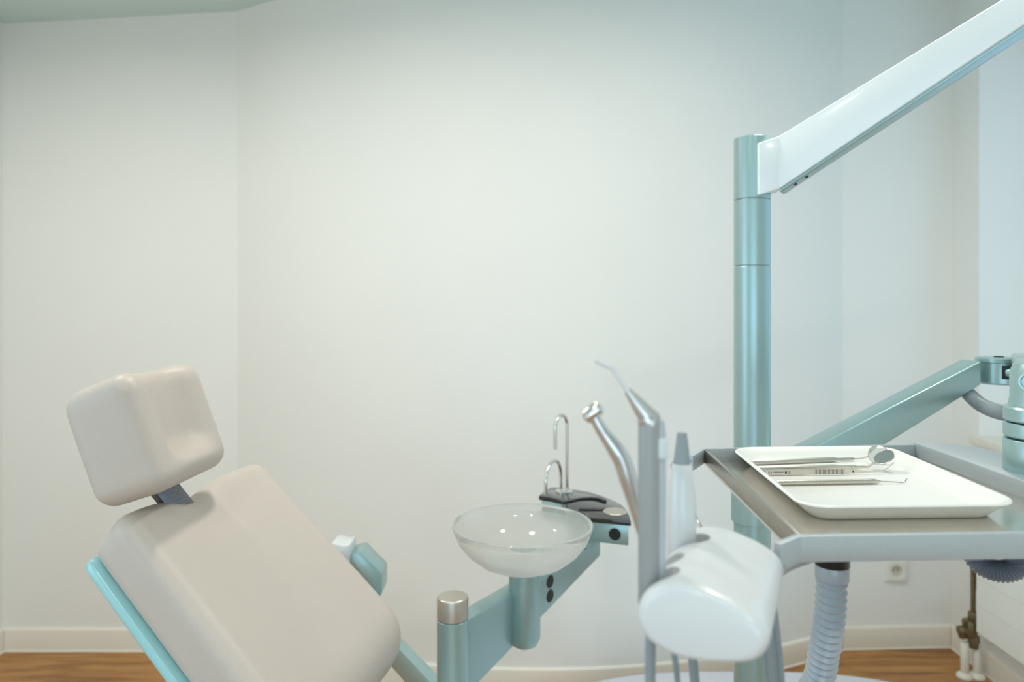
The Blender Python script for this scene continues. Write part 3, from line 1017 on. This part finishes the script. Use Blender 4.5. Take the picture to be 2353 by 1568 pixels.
# ------------------------------------------------------------------ suction and supply hoses
h1 = thing('suction_hose', 'pale grey corrugated hose hanging below the table front left', 'hose', (0.275, 0.605, 1.115))
tp = at(1912, 1290, 0.605)
pth = [at(1912, 1303, 0.605), at(1910, 1360, 0.606), at(1905, 1430, 0.610), at(1893, 1500, 0.618), at(1872, 1580, 0.632), Vector((0.255, 0.68, 0.90)), Vector((0.22, 0.78, 0.62)), Vector((0.24, 0.93, 0.35)), Vector((0.33, 1.08, 0.20)), Vector((0.36, 1.12, 0.118))]
hz = obj('hose', corrugated(pth, 0.0131, 0.0068, 0.0022, 32), M_hose, h1)
obj('collar', cyl(tp + Vector((0, 0, 0.020)), tp + Vector((0, 0, -0.0035)), 0.0142, 0.0008, 36), M_black, hz, label='black rubber collar')
obj('cuff', cyl(tp + Vector((0, 0, -0.002)), tp + Vector((0, 0, -0.016)), 0.0139, 0.0015, 36), M_hose, hz, label='plain grey hose cuff')

D2 = 0.66
h2 = thing('looped_hose', 'dark grey ribbed hose looping below the right table corner', 'hose', at(2290, 1300, D2))
cc = at(2290, 1277, D2)
pts = []
for i in range(13):
    a = PI * i / 12
    pts.append(cc + Vector((-math.cos(a) * 0.0142, 0.010 * math.cos(a), -math.sin(a) * 0.0142)))
pts = [pts[0] + Vector((-0.004, 0.004, 0.012))] + pts + [pts[-1] + Vector((0.004, -0.004, 0.012))]
obj('hose', corrugated(pts, 0.0108, 0.0026, 0.0012, 32), M_hosed, h2)

h3 = thing('arm_hose', 'short grey ribbed hose bridging the table arm and the post', 'hose', at(2225, 905, 1.235))
pts = [at(2212, 890, 1.245), at(2228, 908, 1.235), at(2252, 929, 1.20), at(2282, 943, 1.13), at(2315, 950, 1.02), at(2345, 950, 0.90), Vector((0.548, 0.752, 1.222))]
obj('hose', corrugated(pts, 0.0122, 0.0078, 0.0026, 28), M_tube, h3)

# ------------------------------------------------------------------ melamine tray
trayc, trot = Vector((0.352, 0.7105, zf)), R(2.2)
TW, TL = 0.096, 0.1225
ct, st = math.cos(trot), math.sin(trot)
def tray_pt(x, y, z):
    x += 0.10 * (y - 0.04) - 0.002
    return Vector((trayc.x + x * ct - y * st, trayc.y + x * st + y * ct, trayc.z + z))
def rrect(hw, hl, r, z, n=8):
    out = []
    for (sx_, sy_, a0) in ((1, -1, -90), (1, 1, 0), (-1, 1, 90), (-1, -1, 180)):
        for i in range(n + 1):
            a = R(a0 + 90 * i / n)
            out.append(tray_pt(sx_ * (hw - r) + r * math.cos(a), sy_ * (hl - r) + r * math.sin(a), z))
    return out
rings = [(TW - 0.018, TL - 0.018, 0.014, 0.0), (TW - 0.0165, TL - 0.0165, 0.016, 0.0008), (TW - 0.010, TL - 0.010, 0.021, 0.007), (TW - 0.002, TL - 0.002, 0.026, 0.0135), (TW, TL, 0.027, 0.0150), (TW - 0.0003, TL - 0.0003, 0.027, 0.0160), (TW - 0.0015, TL - 0.0015, 0.026, 0.0166),
         (TW - 0.0045, TL - 0.0045, 0.024, 0.0160), (TW - 0.010, TL - 0.010, 0.021, 0.0100), (TW - 0.0165, TL - 0.0165, 0.016, 0.0040), (TW - 0.020, TL - 0.020, 0.014, 0.0030)]
b = B()
vr = [[b.verts.new(p) for p in rrect(*q)] for q in rings]
for p, q in zip(vr, vr[1:]):
    for i in range(len(p)):
        j = (i + 1) % len(p)
        b.faces.new((p[i], p[j], q[j], q[i]))
b.faces.new(list(reversed(vr[0])))
b.faces.new(vr[-1])
tag(obj('instrument_tray', b, M_mel, None, angle=50), 'white rectangular melamine tray holding steel hand instruments', 'tray')
zt_in = zf + 0.0030
HI = ZC - zt_in

# ------------------------------------------------------------------ mouth mirrors
def hexbar(p, q, r, flat=True, r2=None, cap=0.0006, bm=None):
    return lathe(p, Vector(q) - Vector(p), [(0, 0), (r - cap, 0), (r, cap), (r2 or r, (Vector(q) - Vector(p)).length - cap), ((r2 or r) - cap, (Vector(q) - Vector(p)).length), (0, (Vector(q) - Vector(p)).length)], 8, bm)
def mouth_mirror(name, label, pa, pb, disc_px, disc_py, discD, nrm, extra):
    """pa, pb: ends of the thick handle on the tray floor"""
    r = 0.0030
    pa = Vector((pa.x, pa.y, zt_in + r * 0.93))
    pb = Vector((pb.x, pb.y, zt_in + r * 0.93))
    t = thing(name, label, 'dental mirror', ((pa.x + pb.x) / 2, (pa.y + pb.y) / 2, zt_in), 'mouth mirrors on the tray')
    d = (pb - pa).normalized()
    Lh = (pb - pa).length
    b = lathe(pa, d, [(0, 0), (r - 0.0004, 0), (r, 0.0005), (r, Lh), (r * 0.62, Lh + 0.007), (r * 0.62, Lh + 0.026), (r * 0.5, Lh + 0.0265), (0, Lh + 0.0265)], 8)
    obj('handle', b, M_satin, t, angle=20, label='octagonal steel handle')
    s = pa + d * (Lh + 0.0255)
    e = at(disc_px, disc_py, discD)
    nrm = Vector(nrm).normalized()
    rd = 0.0112
    # shank runs on, then bends up to the rim of the disc
    edge_dir = (s - e)
    edge_dir -= nrm * edge_dir.dot(nrm)
    edge = e + edge_dir.normalized() * rd * 0.96 - nrm * 0.0008
    mid = s + d * max(0.004, (edge - s).dot(d) - 0.004)
    obj('shank', tube(catmull([s, s * 0.5 + mid * 0.5, mid, edge], 0.0012), 0.00085, 10), M_satin, t)
    u_, v_, a_ = basis(nrm)
    mf = obj('mirror_frame', lathe(e - nrm * 0.0016, nrm, [(0, 0), (rd * 0.8, 0), (rd, 0.0008), (rd, 0.0016), (rd - 0.0007, 0.0018), (rd - 0.0008, 0.0012), (0, 0.0012)], 40), M_satin, t)
    obj('mirror_face', lathe(e - nrm * 0.0006, nrm, [(0, 0), (rd - 0.0009, 0), (rd - 0.0009, 0.0006), (0, 0.0006)], 40), M_mirror, mf)
    return t
mouth_mirror('mouth_mirror', 'mouth mirror at the rear of the tray with its disc facing the ceiling light', on(1729, 1063.5, HI - 0.003), on(1913, 1056.5, HI - 0.003), 2019, 1046, 0.800, (-0.245, -0.966, 0.08), 0)
mouth_mirror('mouth_mirror', 'mouth mirror with the tilted grey oval disc, beside the tweezers', on(1741, 1078, HI - 0.003), on(1916, 1073.5, HI - 0.003), 2032, 1050.5, 0.768, (-0.552, -0.20, 0.80), 0)

# ------------------------------------------------------------------ tweezers
ta0, ta1 = on(1759, 1094.5, HI), on(2029, 1090.5, HI)
tz = thing('tweezers', 'angled steel dental tweezers with engraved black lettering and ribbed grip', 'tweezers', ((ta0.x + ta1.x) / 2, (ta0.y + ta1.y) / 2, zt_in))
td = Vector((ta1.x - ta0.x, ta1.y - ta0.y, 0))
TLn = td.length
td.normalize()
tn = Vector((td.y, -td.x, 0))       # towards the camera
def tweezer_arm(off, prof, tip, name, label=None):
    """prof: (s, zlo, zhi); off(s): distance behind the near face"""
    b = B()
    thk_ = 0.0009
    rs = []
    for s, lo_, hi_ in prof:
        c = Vector((ta0.x, ta0.y, 0)) + td * s - tn * off(s)
        rs.append([b.verts.new(c + Vector((0, 0, zt_in + z)) - tn * k) for (z, k) in ((lo_, 0), (hi_, 0), (hi_, thk_), (lo_, thk_))])
    for p, q in zip(rs, rs[1:]):
        for i in range(4):
            j = (i + 1) % 4
            b.faces.new((p[i], p[j], q[j], q[i]))
    b.faces.new(rs[0])
    b.faces.new(list(reversed(rs[-1])))
    bmesh.ops.recalc_face_normals(b, faces=b.faces[:])
    return obj(name, b, M_satin, tz, angle=25, label=label)
S = TLn
prof = [(0, 0.0026, 0.0044), (0.0012, 0.0012, 0.0058), (0.003, 0.0004, 0.0066), (0.006, 0.0001, 0.0069), (0.30 * S, 0.0003, 0.0066), (0.38 * S, 0.0008, 0.0058), (0.42 * S, 0.0007, 0.0062), (0.68 * S, 0.0007, 0.0060), (0.72 * S, 0.0012, 0.0052), (0.97 * S, 0.0024, 0.0036), (1.0 * S, 0.0026, 0.0035), (1.0 * S + 0.0115, 0.0105, 0.0112), (1.0 * S + 0.0120, 0.0111, 0.0115)]
near_arm = tweezer_arm(lambda s: 0.0, prof, 1, 'near_arm')
tweezer_arm(lambda s: 0.0011 + 0.016 * math.sin(min(1, s / (0.75 * S)) * PI / 2) ** 1.3, [(s if s < 0.9 * S else s - 0.006, a_, c_) for s, a_, c_ in prof], 1, 'far_arm')
b = None
for i in range(23):
    s = (0.425 + 0.245 * i / 22) * S
    c = Vector((ta0.x, ta0.y, zt_in)) + td * s
    w_ = 0.00045
    b = hexa([c - td * w_ + Vector((0, 0, 0.0008)), c + td * w_ + Vector((0, 0, 0.0008)), c + td * w_ + tn * 0.0007 + Vector((0, 0, 0.0009)), c - td * w_ + tn * 0.0007 + Vector((0, 0, 0.0009)),
              c - td * w_ + Vector((0, 0, 0.0060)), c + td * w_ + Vector((0, 0, 0.0060)), c + td * w_ + tn * 0.0007 + Vector((0, 0, 0.0059)), c - td * w_ + tn * 0.0007 + Vector((0, 0, 0.0059))], bm=b)
obj('grip_ridges', b, M_satin, near_arm, smooth=False, kind='stuff')
b = None
for i in range(22):
    s = (0.430 + 0.245 * i / 22) * S
    c = Vector((ta0.x, ta0.y, zt_in)) + td * s + tn * 0.0001
    w_ = 0.00038
    b = hexa([c - td * w_ + Vector((0, 0, 0.0010)), c + td * w_ + Vector((0, 0, 0.0010)), c + td * w_ + tn * 0.0001 + Vector((0, 0, 0.0010)), c - td * w_ + tn * 0.0001 + Vector((0, 0, 0.0010)),
              c - td * w_ + Vector((0, 0, 0.0058)), c + td * w_ + Vector((0, 0, 0.0058)), c + td * w_ + tn * 0.0001 + Vector((0, 0, 0.0058)), c - td * w_ + tn * 0.0001 + Vector((0, 0, 0.0058))], bm=b)
obj('grip_grooves', b, M_dark, near_arm, smooth=False, kind='stuff', label='dark grooves between the grip ridges')
# engraved writing, upside down as the tweezers lie
def text_mesh(body, size, s_right, zmid, name):
    cu = bpy.data.curves.new('txt', 'FONT')
    cu.body = body
    cu.size = size
    cu.extrude = 0.00004
    cu.resolution_u = 3
    cu.align_x = 'LEFT'
    cu.align_y = 'CENTER'
    to = bpy.data.objects.new('txt', cu)
    COL.objects.link(to)
    dg = bpy.context.evaluated_depsgraph_get()
    me = bpy.data.meshes.new_from_object(to.evaluated_get(dg))
    bpy.data.objects.remove(to)
    bm_ = B()
    bm_.from_mesh(me)
    bpy.data.meshes.remove(me)
    for v in bm_.verts:
        x, y, z = v.co
        p = Vector((ta0.x, ta0.y, zt_in)) + td * (s_right - x) + tn * (0.00012 + z) + Vector((0, 0, zmid - y))
        v.co = p
    return obj(name, bm_, M_ink, near_arm, smooth=False)
pxm = S / 270.0
text_mesh('OrthoDepot', 0.00222, (1801 - 1759) * pxm, 0.0038, 'lettering')
def arc_strip(cs, cz, r, w_, a0, a1, bar=False, bm=None):
    n_ = 14
    ring_o, ring_i = [], []
    for i in range(n_ + 1):
        a = R(a0 + (a1 - a0) * i / n_)
        for rr_, L_ in ((r, ring_o), (r - w_, ring_i)):
            L_.append(Vector((ta0.x, ta0.y, zt_in)) + td * (cs + rr_ * math.cos(a)) + Vector((0, 0, cz + rr_ * math.sin(a))) + tn * 0.0001)
    b_ = prism(ring_o + ring_i[::-1], tn * 0.0001, bm=bm)
    if bar:
        c = Vector((ta0.x, ta0.y, zt_in + cz)) + td * cs + tn * 0.0001
        b_ = prism([c + Vector((0, 0, 0.0002)), c + td * (r - w_) + Vector((0, 0, 0.0002)), c + td * (r - w_) - Vector((0, 0, 0.0002)), c - Vector((0, 0, 0.0002))], tn * 0.0001, bm=b_)
    return b_
b = arc_strip((1765.5 - 1759) * pxm, 0.0036, 0.0013, 0.0005, -80, 80, True)
b = arc_strip((1770.2 - 1759) * pxm, 0.0036, 0.0013, 0.0005, -80, 80, False, b)
obj('conformity_mark', b, M_ink, near_arm, smooth=False)
# square emblem with a notched M and the ring symbol
def plate_sq(px0, px1, z0, z1, bm=None):
    c0 = Vector((ta0.x, ta0.y, zt_in)) + td * ((px0 - 1759) * pxm) + tn * 0.0001
    c1 = Vector((ta0.x, ta0.y, zt_in)) + td * ((px1 - 1759) * pxm) + tn * 0.0001
    return prism([c0 + Vector((0, 0, z0)), c1 + Vector((0, 0, z0)), c1 + Vector((0, 0, z1)), c0 + Vector((0, 0, z1))], tn * 0.0001, bm=bm)
b = plate_sq(1803, 1808, 0.0024, 0.0030)
b = plate_sq(1803.4, 1804.8, 0.0030, 0.0047, b)
b = plate_sq(1806.4, 1807.8, 0.0030, 0.0047, b)
b = plate_sq(1804.8, 1806.4, 0.0034, 0.0040, b)
obj('square_emblem', b, M_ink, near_arm, smooth=False)
b = arc_strip((1813 - 1759) * pxm, 0.0036, 0.0012, 0.0004, -150, 130)
b = plate_sq(1811.4, 1813.4, 0.0030, 0.0036, b)
obj('ring_emblem', b, M_ink, near_arm, smooth=False)
obj('guide_pin', cyl(Vector((ta0.x, ta0.y, zt_in + 0.0034)) + td * (0.745 * S) - tn * 0.0005, Vector((ta0.x, ta0.y, zt_in + 0.0034)) + td * (0.745 * S) + tn * 0.0004, 0.0008, 0.0001, 14), M_dark, near_arm)

# ------------------------------------------------------------------ ribbed probe
pa, pb = on(1785, 1110.5, HI - 0.0026), on(2010, 1107, HI - 0.0026)
rr = 0.0027
pa.z = pb.z = zt_in + rr
pr_ = thing('dental_probe', 'slim probe with ribbed steel handle lying frontmost on the tray', 'dental probe', ((pa.x + pb.x) / 2, (pa.y + pb.y) / 2, zt_in))
d = (pb - pa).normalized()
Lh = (pb - pa).length
prf = [(0, 0), (rr * 0.8, 0), (rr, 0.0008)]
s = 0.0016
while s < Lh - 0.003:
    prf += [(rr, s), (rr * 0.86, s + 0.00025), (rr * 0.86, s + 0.00055), (rr, s + 0.0008)]
    s += 0.00135
prf += [(rr, Lh - 0.001), (rr * 0.9, Lh), (rr * 0.42, Lh + 0.006), (0, Lh + 0.006)]
obj('handle', lathe(pa, d, prf, 20), M_satin, pr_, angle=25)
e0_ = pa + d * (Lh + 0.0055)
e1_ = at(2077, 1106, e0_.y)
e1_.y = e0_.y + 0.0005
e1_.z = zt_in + 0.0016
tp_ = e1_ + d * 0.0042 + Vector((0, 0.001, 0.0036))
c_ = [e0_, e0_ * 0.5 + e1_ * 0.5, e1_]
obj('tip', tube(catmull([e0_, e0_ * 0.45 + e1_ * 0.55, e1_, tp_], 0.001), [0.00085] * 0 or 0.00062, 8), M_satin, pr_, label='thin bent probe tip')

# ------------------------------------------------------------------ instrument holder
ax = Vector((0.42, 0.907, 0)).normalized()
pxv = Vector((0.866, -0.5, 0))
HL0 = Vector((0.0703, 0.404, 0))
def cap_pt(px, py):
    """(across, up) on the slanted front end plane of the holder"""
    t_ = (px - CX) / FPX
    p_ = (t_ * HL0.y - HL0.x) / (0.866 + 0.5 * t_)
    return (p_, ZC - (py - HY) * (HL0.y - 0.5 * p_) / FPX)
outl_px = [(1457, 1425), (1462, 1395), (1476, 1370), (1500, 1352), (1532, 1343), (1570, 1345), (1610, 1356), (1655, 1376), (1700, 1400), (1735, 1424), (1757, 1447), (1767, 1470), (1766, 1492), (1756, 1512), (1738, 1525), (1710, 1531), (1670, 1531), (1620, 1528), (1570, 1520), (1525, 1504), (1488, 1480), (1465, 1452)]
raw = [cap_pt(*q) for q in outl_px]
pc = sum(q[0] for q in raw) / len(raw)
zc_ = sum(q[1] for q in raw) / len(raw)
HC = HL0 + pxv * pc
HC.z = zc_
outl = [(p - pc, q - zc_) for p, q in raw]
mp_ = 1.0
hold = thing('instrument_holder', 'white rounded plastic handpiece holder with finger slots in front of the table', 'instrument holder', HC + ax * 0.06 - Vector((0, 0, 0.026)))
def hold_at(p, t, z):
    q = HL0 + pxv * p + ax * t
    return Vector((q.x, q.y, z))
# smooth the outline with a closed spline
cl = [Vector((p * mp_, q * mp_, 0)) for p, q in outl]
ext = cl[-2:] + cl + cl[:2]
sm_ = catmull(ext, 0.0030)
i0 = min(range(len(sm_) // 2), key=lambda i: (sm_[i] - cl[0]).length)
i1 = min(range(len(sm_) // 2, len(sm_)), key=lambda i: (sm_[i] - cl[0]).length)
loop2 = sm_[i0:i1]
LEN = 0.118
def hp_pt(p, t, k):
    cpt = Vector((0.0, 0.0, 0.0))
    return HC + pxv * (p.x * k) + Vector((0, 0, p.y * k)) + ax * t
b = B()
stations = [(0.0, 0.80), (0.0006, 0.88), (0.0022, 0.945), (0.005, 0.982), (0.009, 1.0), (0.03, 1.0), (0.06, 1.0), (0.09, 1.0), (LEN - 0.009, 1.0), (LEN - 0.005, 0.985), (LEN - 0.002, 0.95), (LEN, 0.88)]
vr = [[b.verts.new(hp_pt(p, t_, k)) for p in loop2] for t_, k in stations]
for p, q in zip(vr, vr[1:]):
    for i in range(len(p)):
        j = (i + 1) % len(p)
        b.faces.new((p[i], p[j], q[j], q[i]))
b.faces.new(vr[0])
b.faces.new(list(reversed(vr[-1])))
body = obj('holder_body', b, M_white, hold, angle=50)
slots = [(0.0115 - pc, 0.0200), (0.0085 - pc, 0.0475), (0.0185 - pc, 0.085)]
cut = None
for (p_, t_) in slots:
    c = HC + pxv * p_ + ax * t_
    cut = cyl((c.x, c.y, 1.05), (c.x, c.y, 1.25), 0.0112, 0.0001, 28, bm=cut)
    # open the slot to the left
    q = [c + ax * 0.0102, c - ax * 0.0102, c - ax * 0.0102 - pxv * 0.04, c + ax * 0.0102 - pxv * 0.04]
    cut = prism([(v.x, v.y, 1.051) for v in q], (0, 0, 0.198), bm=cut)
# one cutter object per slot would overlap itself, so use the union solver
cutter = obj('cutter', cut, M_white, None)
bpy.context.view_layer.update()
md = body.modifiers.new('slots', 'BOOLEAN')
md.operation = 'DIFFERENCE'
md.object = cutter
md.solver = 'EXACT'
md.use_self = True
bpy.context.view_layer.update()
dg = bpy.context.evaluated_depsgraph_get()
nm = bpy.data.meshes.new_from_object(body.evaluated_get(dg))
body.modifiers.clear()
body.data = nm
nm.shade_smooth()
nm.set_sharp_from_angle(angle=R(50))
bpy.data.objects.remove(cutter)
# inner hook strips that keep the instruments in
obj('holder_foot', box(0.166, 0.183, 0.470, 0.503, 1.146, 1.156, 0.003), M_white, hold, label='bracket joining the holder to the table')
obj('table_link', tube(catmull([hold_at(0.06, 0.10, 1.145), Vector((0.200, 0.520, 1.140)), Vector((0.270, 0.575, 1.136))], 0.006), 0.009, 18), M_greyp, hold)

# ------------------------------------------------------------------ handpieces with their tubes
def down_tube(name, start, mids, end, r, t, m_=None):
    obj(name, tube(catmull([start] + mids + [end], 0.008), r, 16), m_ or M_tube, t)

sy = Vector((0.0838, 0.4176, 0))
t = thing('syringe_handpiece', 'grey three-way air water syringe with white nozzle in the front slot', 'dental handpiece', (sy.x, sy.y, 1.13), 'handpieces standing in the holder')
zs0, zs1 = 1.150, at(1500, 952, 0.4176).z
b = lathe((sy.x - 0.0022, sy.y, zs0), (0, 0, 1), [(0, 0), (0.0058, 0), (0.0064, 0.002), (0.0064, zs1 - zs0 - 0.003), (0.0060, zs1 - zs0 - 0.0005), (0, zs1 - zs0)], 32)
syb = obj('body', b, M_greyp, t)
b = lathe((sy.x + 0.0040, sy.y + 0.001, zs0), (0, 0, 1), [(0, 0), (0.0034, 0), (0.0040, 0.002), (0.0040, zs1 - zs0 - 0.012), (0.0032, zs1 - zs0 - 0.004), (0, zs1 - zs0 - 0.001)], 28)
lever = obj('lever', b, mat('pale_grey_plastic', (180, 190, 196), 0.35), t, label='lighter grey lever strip')
q = at(1521, 1035, 0.412)
obj('button', softbox(0.0034, 0.0022, 0.0065, 0.0018, 6, lambda p: Vector(p), frame(Vector((sy.x + 0.0050, sy.y - 0.0025, q.z)), (1, 0, 0), (0, 1, 0), (0, 0, 1))), mat('pale_button', (206, 216, 218), 0.35), lever, angle=80)
k0 = Vector((sy.x - 0.0010, sy.y, zs1 - 0.004))
k1 = at(1441, 897, 0.4176)
k2 = at(1408, 848, 0.4176)
k3 = at(1368, 828, 0.4176)
obj('metal_cone', tube([k0, k0 * 0.85 + k1 * 0.15, k1], [0.0066, 0.0060, 0.0022], 24), M_hand, t, label='polished metal cone')
b = lathe(k0 + Vector((0, 0, -0.002)), (k1 - k0), [(0, 0), (0.0064, 0), (0.0064, 0.004), (0.006, 0.006), (0, 0.006)], 28)
obj('collar', b, M_hand, t)
obj('nozzle', tube(catmull([k1 * 0.97 + k0 * 0.03, k1 * 0.4 + k2 * 0.6, k2, k2 * 0.5 + k3 * 0.5, k3], 0.001), 0.0015, 14), M_white, t, label='bent white plastic nozzle')
down_tube('supply_tube', Vector((sy.x - 0.001, sy.y, zs0 + 0.004)), [Vector((sy.x - 0.0015, sy.y, 1.105)), Vector((0.0826, 0.4186, 1.04)), Vector((0.10, 0.46, 0.80)), Vector((0.14, 0.49, 0.70)), Vector((0.185, 0.51, 0.80)), Vector((0.182, 0.490, 1.03))], Vector((0.168, 0.476, 1.140)), 0.0032, t)

tu = Vector((0.1010, 0.495, 0))
t = thing('turbine_handpiece', 'slim chrome turbine handpiece leaning left with a small round head', 'dental handpiece', (0.094, 0.443, 1.13), 'handpieces standing in the holder')
DT = 0.444
path = [at(1366, 958, DT), at(1385, 992, DT), at(1424, 1048, DT), at(1440, 1090, DT), at(1461, 1160, 0.444), at(1486, 1240, 0.4435), at(1514, 1325, 0.443)]
radp = [0.0036, 0.0040, 0.0057, 0.0058, 0.0050, 0.0048, 0.0052]
cm = catmull(path, 0.002)
# interpolate radii along the path
cum = [0]
for a_, c_ in zip(path, path[1:]):
    cum.append(cum[-1] + (c_ - a_).length)
tot = cum[-1]
rads = []
for i in range(len(cm)):
    s = tot * i / (len(cm) - 1)
    for k in range(len(cum) - 1):
        if s <= cum[k + 1] + 1e-9:
            f = (s - cum[k]) / (cum[k + 1] - cum[k])
            f = f * f * (3 - 2 * f)
            rads.append(radp[k] + (radp[k + 1] - radp[k]) * f)
            break
    else:
        rads.append(radp[-1])
obj('body', tube(cm, rads, 24), M_hand, t)
hd = Vector((0.62, -0.15, 0.55)).normalized()
hc = at(1362, 948, DT)
obj('head', lathe(hc - hd * 0.0062, hd, [(0, 0), (0.0036, 0), (0.0046, 0.001), (0.0048, 0.004), (0.0048, 0.010), (0.0040, 0.012), (0.0030, 0.0126), (0, 0.0128)], 28), M_chrome, t)
lowt = path[-1]
down_tube('supply_tube', lowt, [Vector((0.1005, 0.443, 1.12)), Vector((0.1053, 0.443, 1.08)), Vector((0.109, 0.446, 0.97)), Vector((0.15, 0.508, 0.82)), Vector((0.185, 0.515, 0.84)), Vector((0.187, 0.496, 1.03))], Vector((0.173, 0.481, 1.140)), 0.0019, t)

sc = Vector((0.1153, 0.4757, 0))
t = thing('scaler_handpiece', 'white scaler handpiece with grey tapered tip in the rear slot', 'dental handpiece', (sc.x, sc.y, 1.13), 'handpieces standing in the holder')
zq = lambda y: at(1567, y, 0.4757).z
zl_ = 1.138
b = lathe((sc.x, sc.y, zl_), (0, 0, 1), [(0, 0), (0.0089, 0), (0.0096, 0.003), (0.0093, zq(1160) - zl_), (0.0080, zq(1110) - zl_), (0.0067, zq(1068) - zl_), (0.0062, zq(1065.5) - zl_), (0, zq(1065) - zl_)], 36)
obj('body', b, M_white, t)
obj('tip_sleeve', lathe((sc.x, sc.y, zq(1066)), (0, 0, 1), [(0, 0), (0.0058, 0), (0.0056, 0.002), (0.0034, zq(998) - zq(1066)), (0.0030, zq(995) - zq(1066)), (0, zq(995) - zq(1066))], 28), mat('grey_rubber', (140, 152, 156), 0.4), t, label='grey tapered tip sleeve')
down_tube('supply_tube', Vector((sc.x, sc.y, zl_ + 0.004)), [Vector((0.1185, 0.4757, 1.12)), Vector((0.124, 0.476, 1.075)), Vector((0.132, 0.478, 0.97)), Vector((0.15, 0.522, 0.84)), Vector((0.185, 0.53, 0.86)), Vector((0.192, 0.502, 1.03))], Vector((0.179, 0.487, 1.140)), 0.0033, t)

# thin wire handle at the table's left end
wr = thing('wire_handle', 'thin bent chrome wire loop at the left end of the table rails', 'wire handle', on(1575, 1052, 0.168))
pts = [z_(ch2, 1.152) + Vector((0.001, 0.001, 0)), at(1566, 1054, 0.77), at(1551, 1058, 0.755), at(1543, 1068, 0.74), at(1546, 1082, 0.73), at(1575, 1140, 0.68), at(1603, 1196, 0.64), at(1640, 1262, 0.60), at(1700, 1330, 0.555)]
pts[-1] = hold_at(0.03, 0.115, 1.165)
obj('wire', tube(catmull(pts, 0.004), 0.0013, 10), M_chrome, wr)

for o in bpy.data.objects:
    if '_w' in o:
        del o['_w']
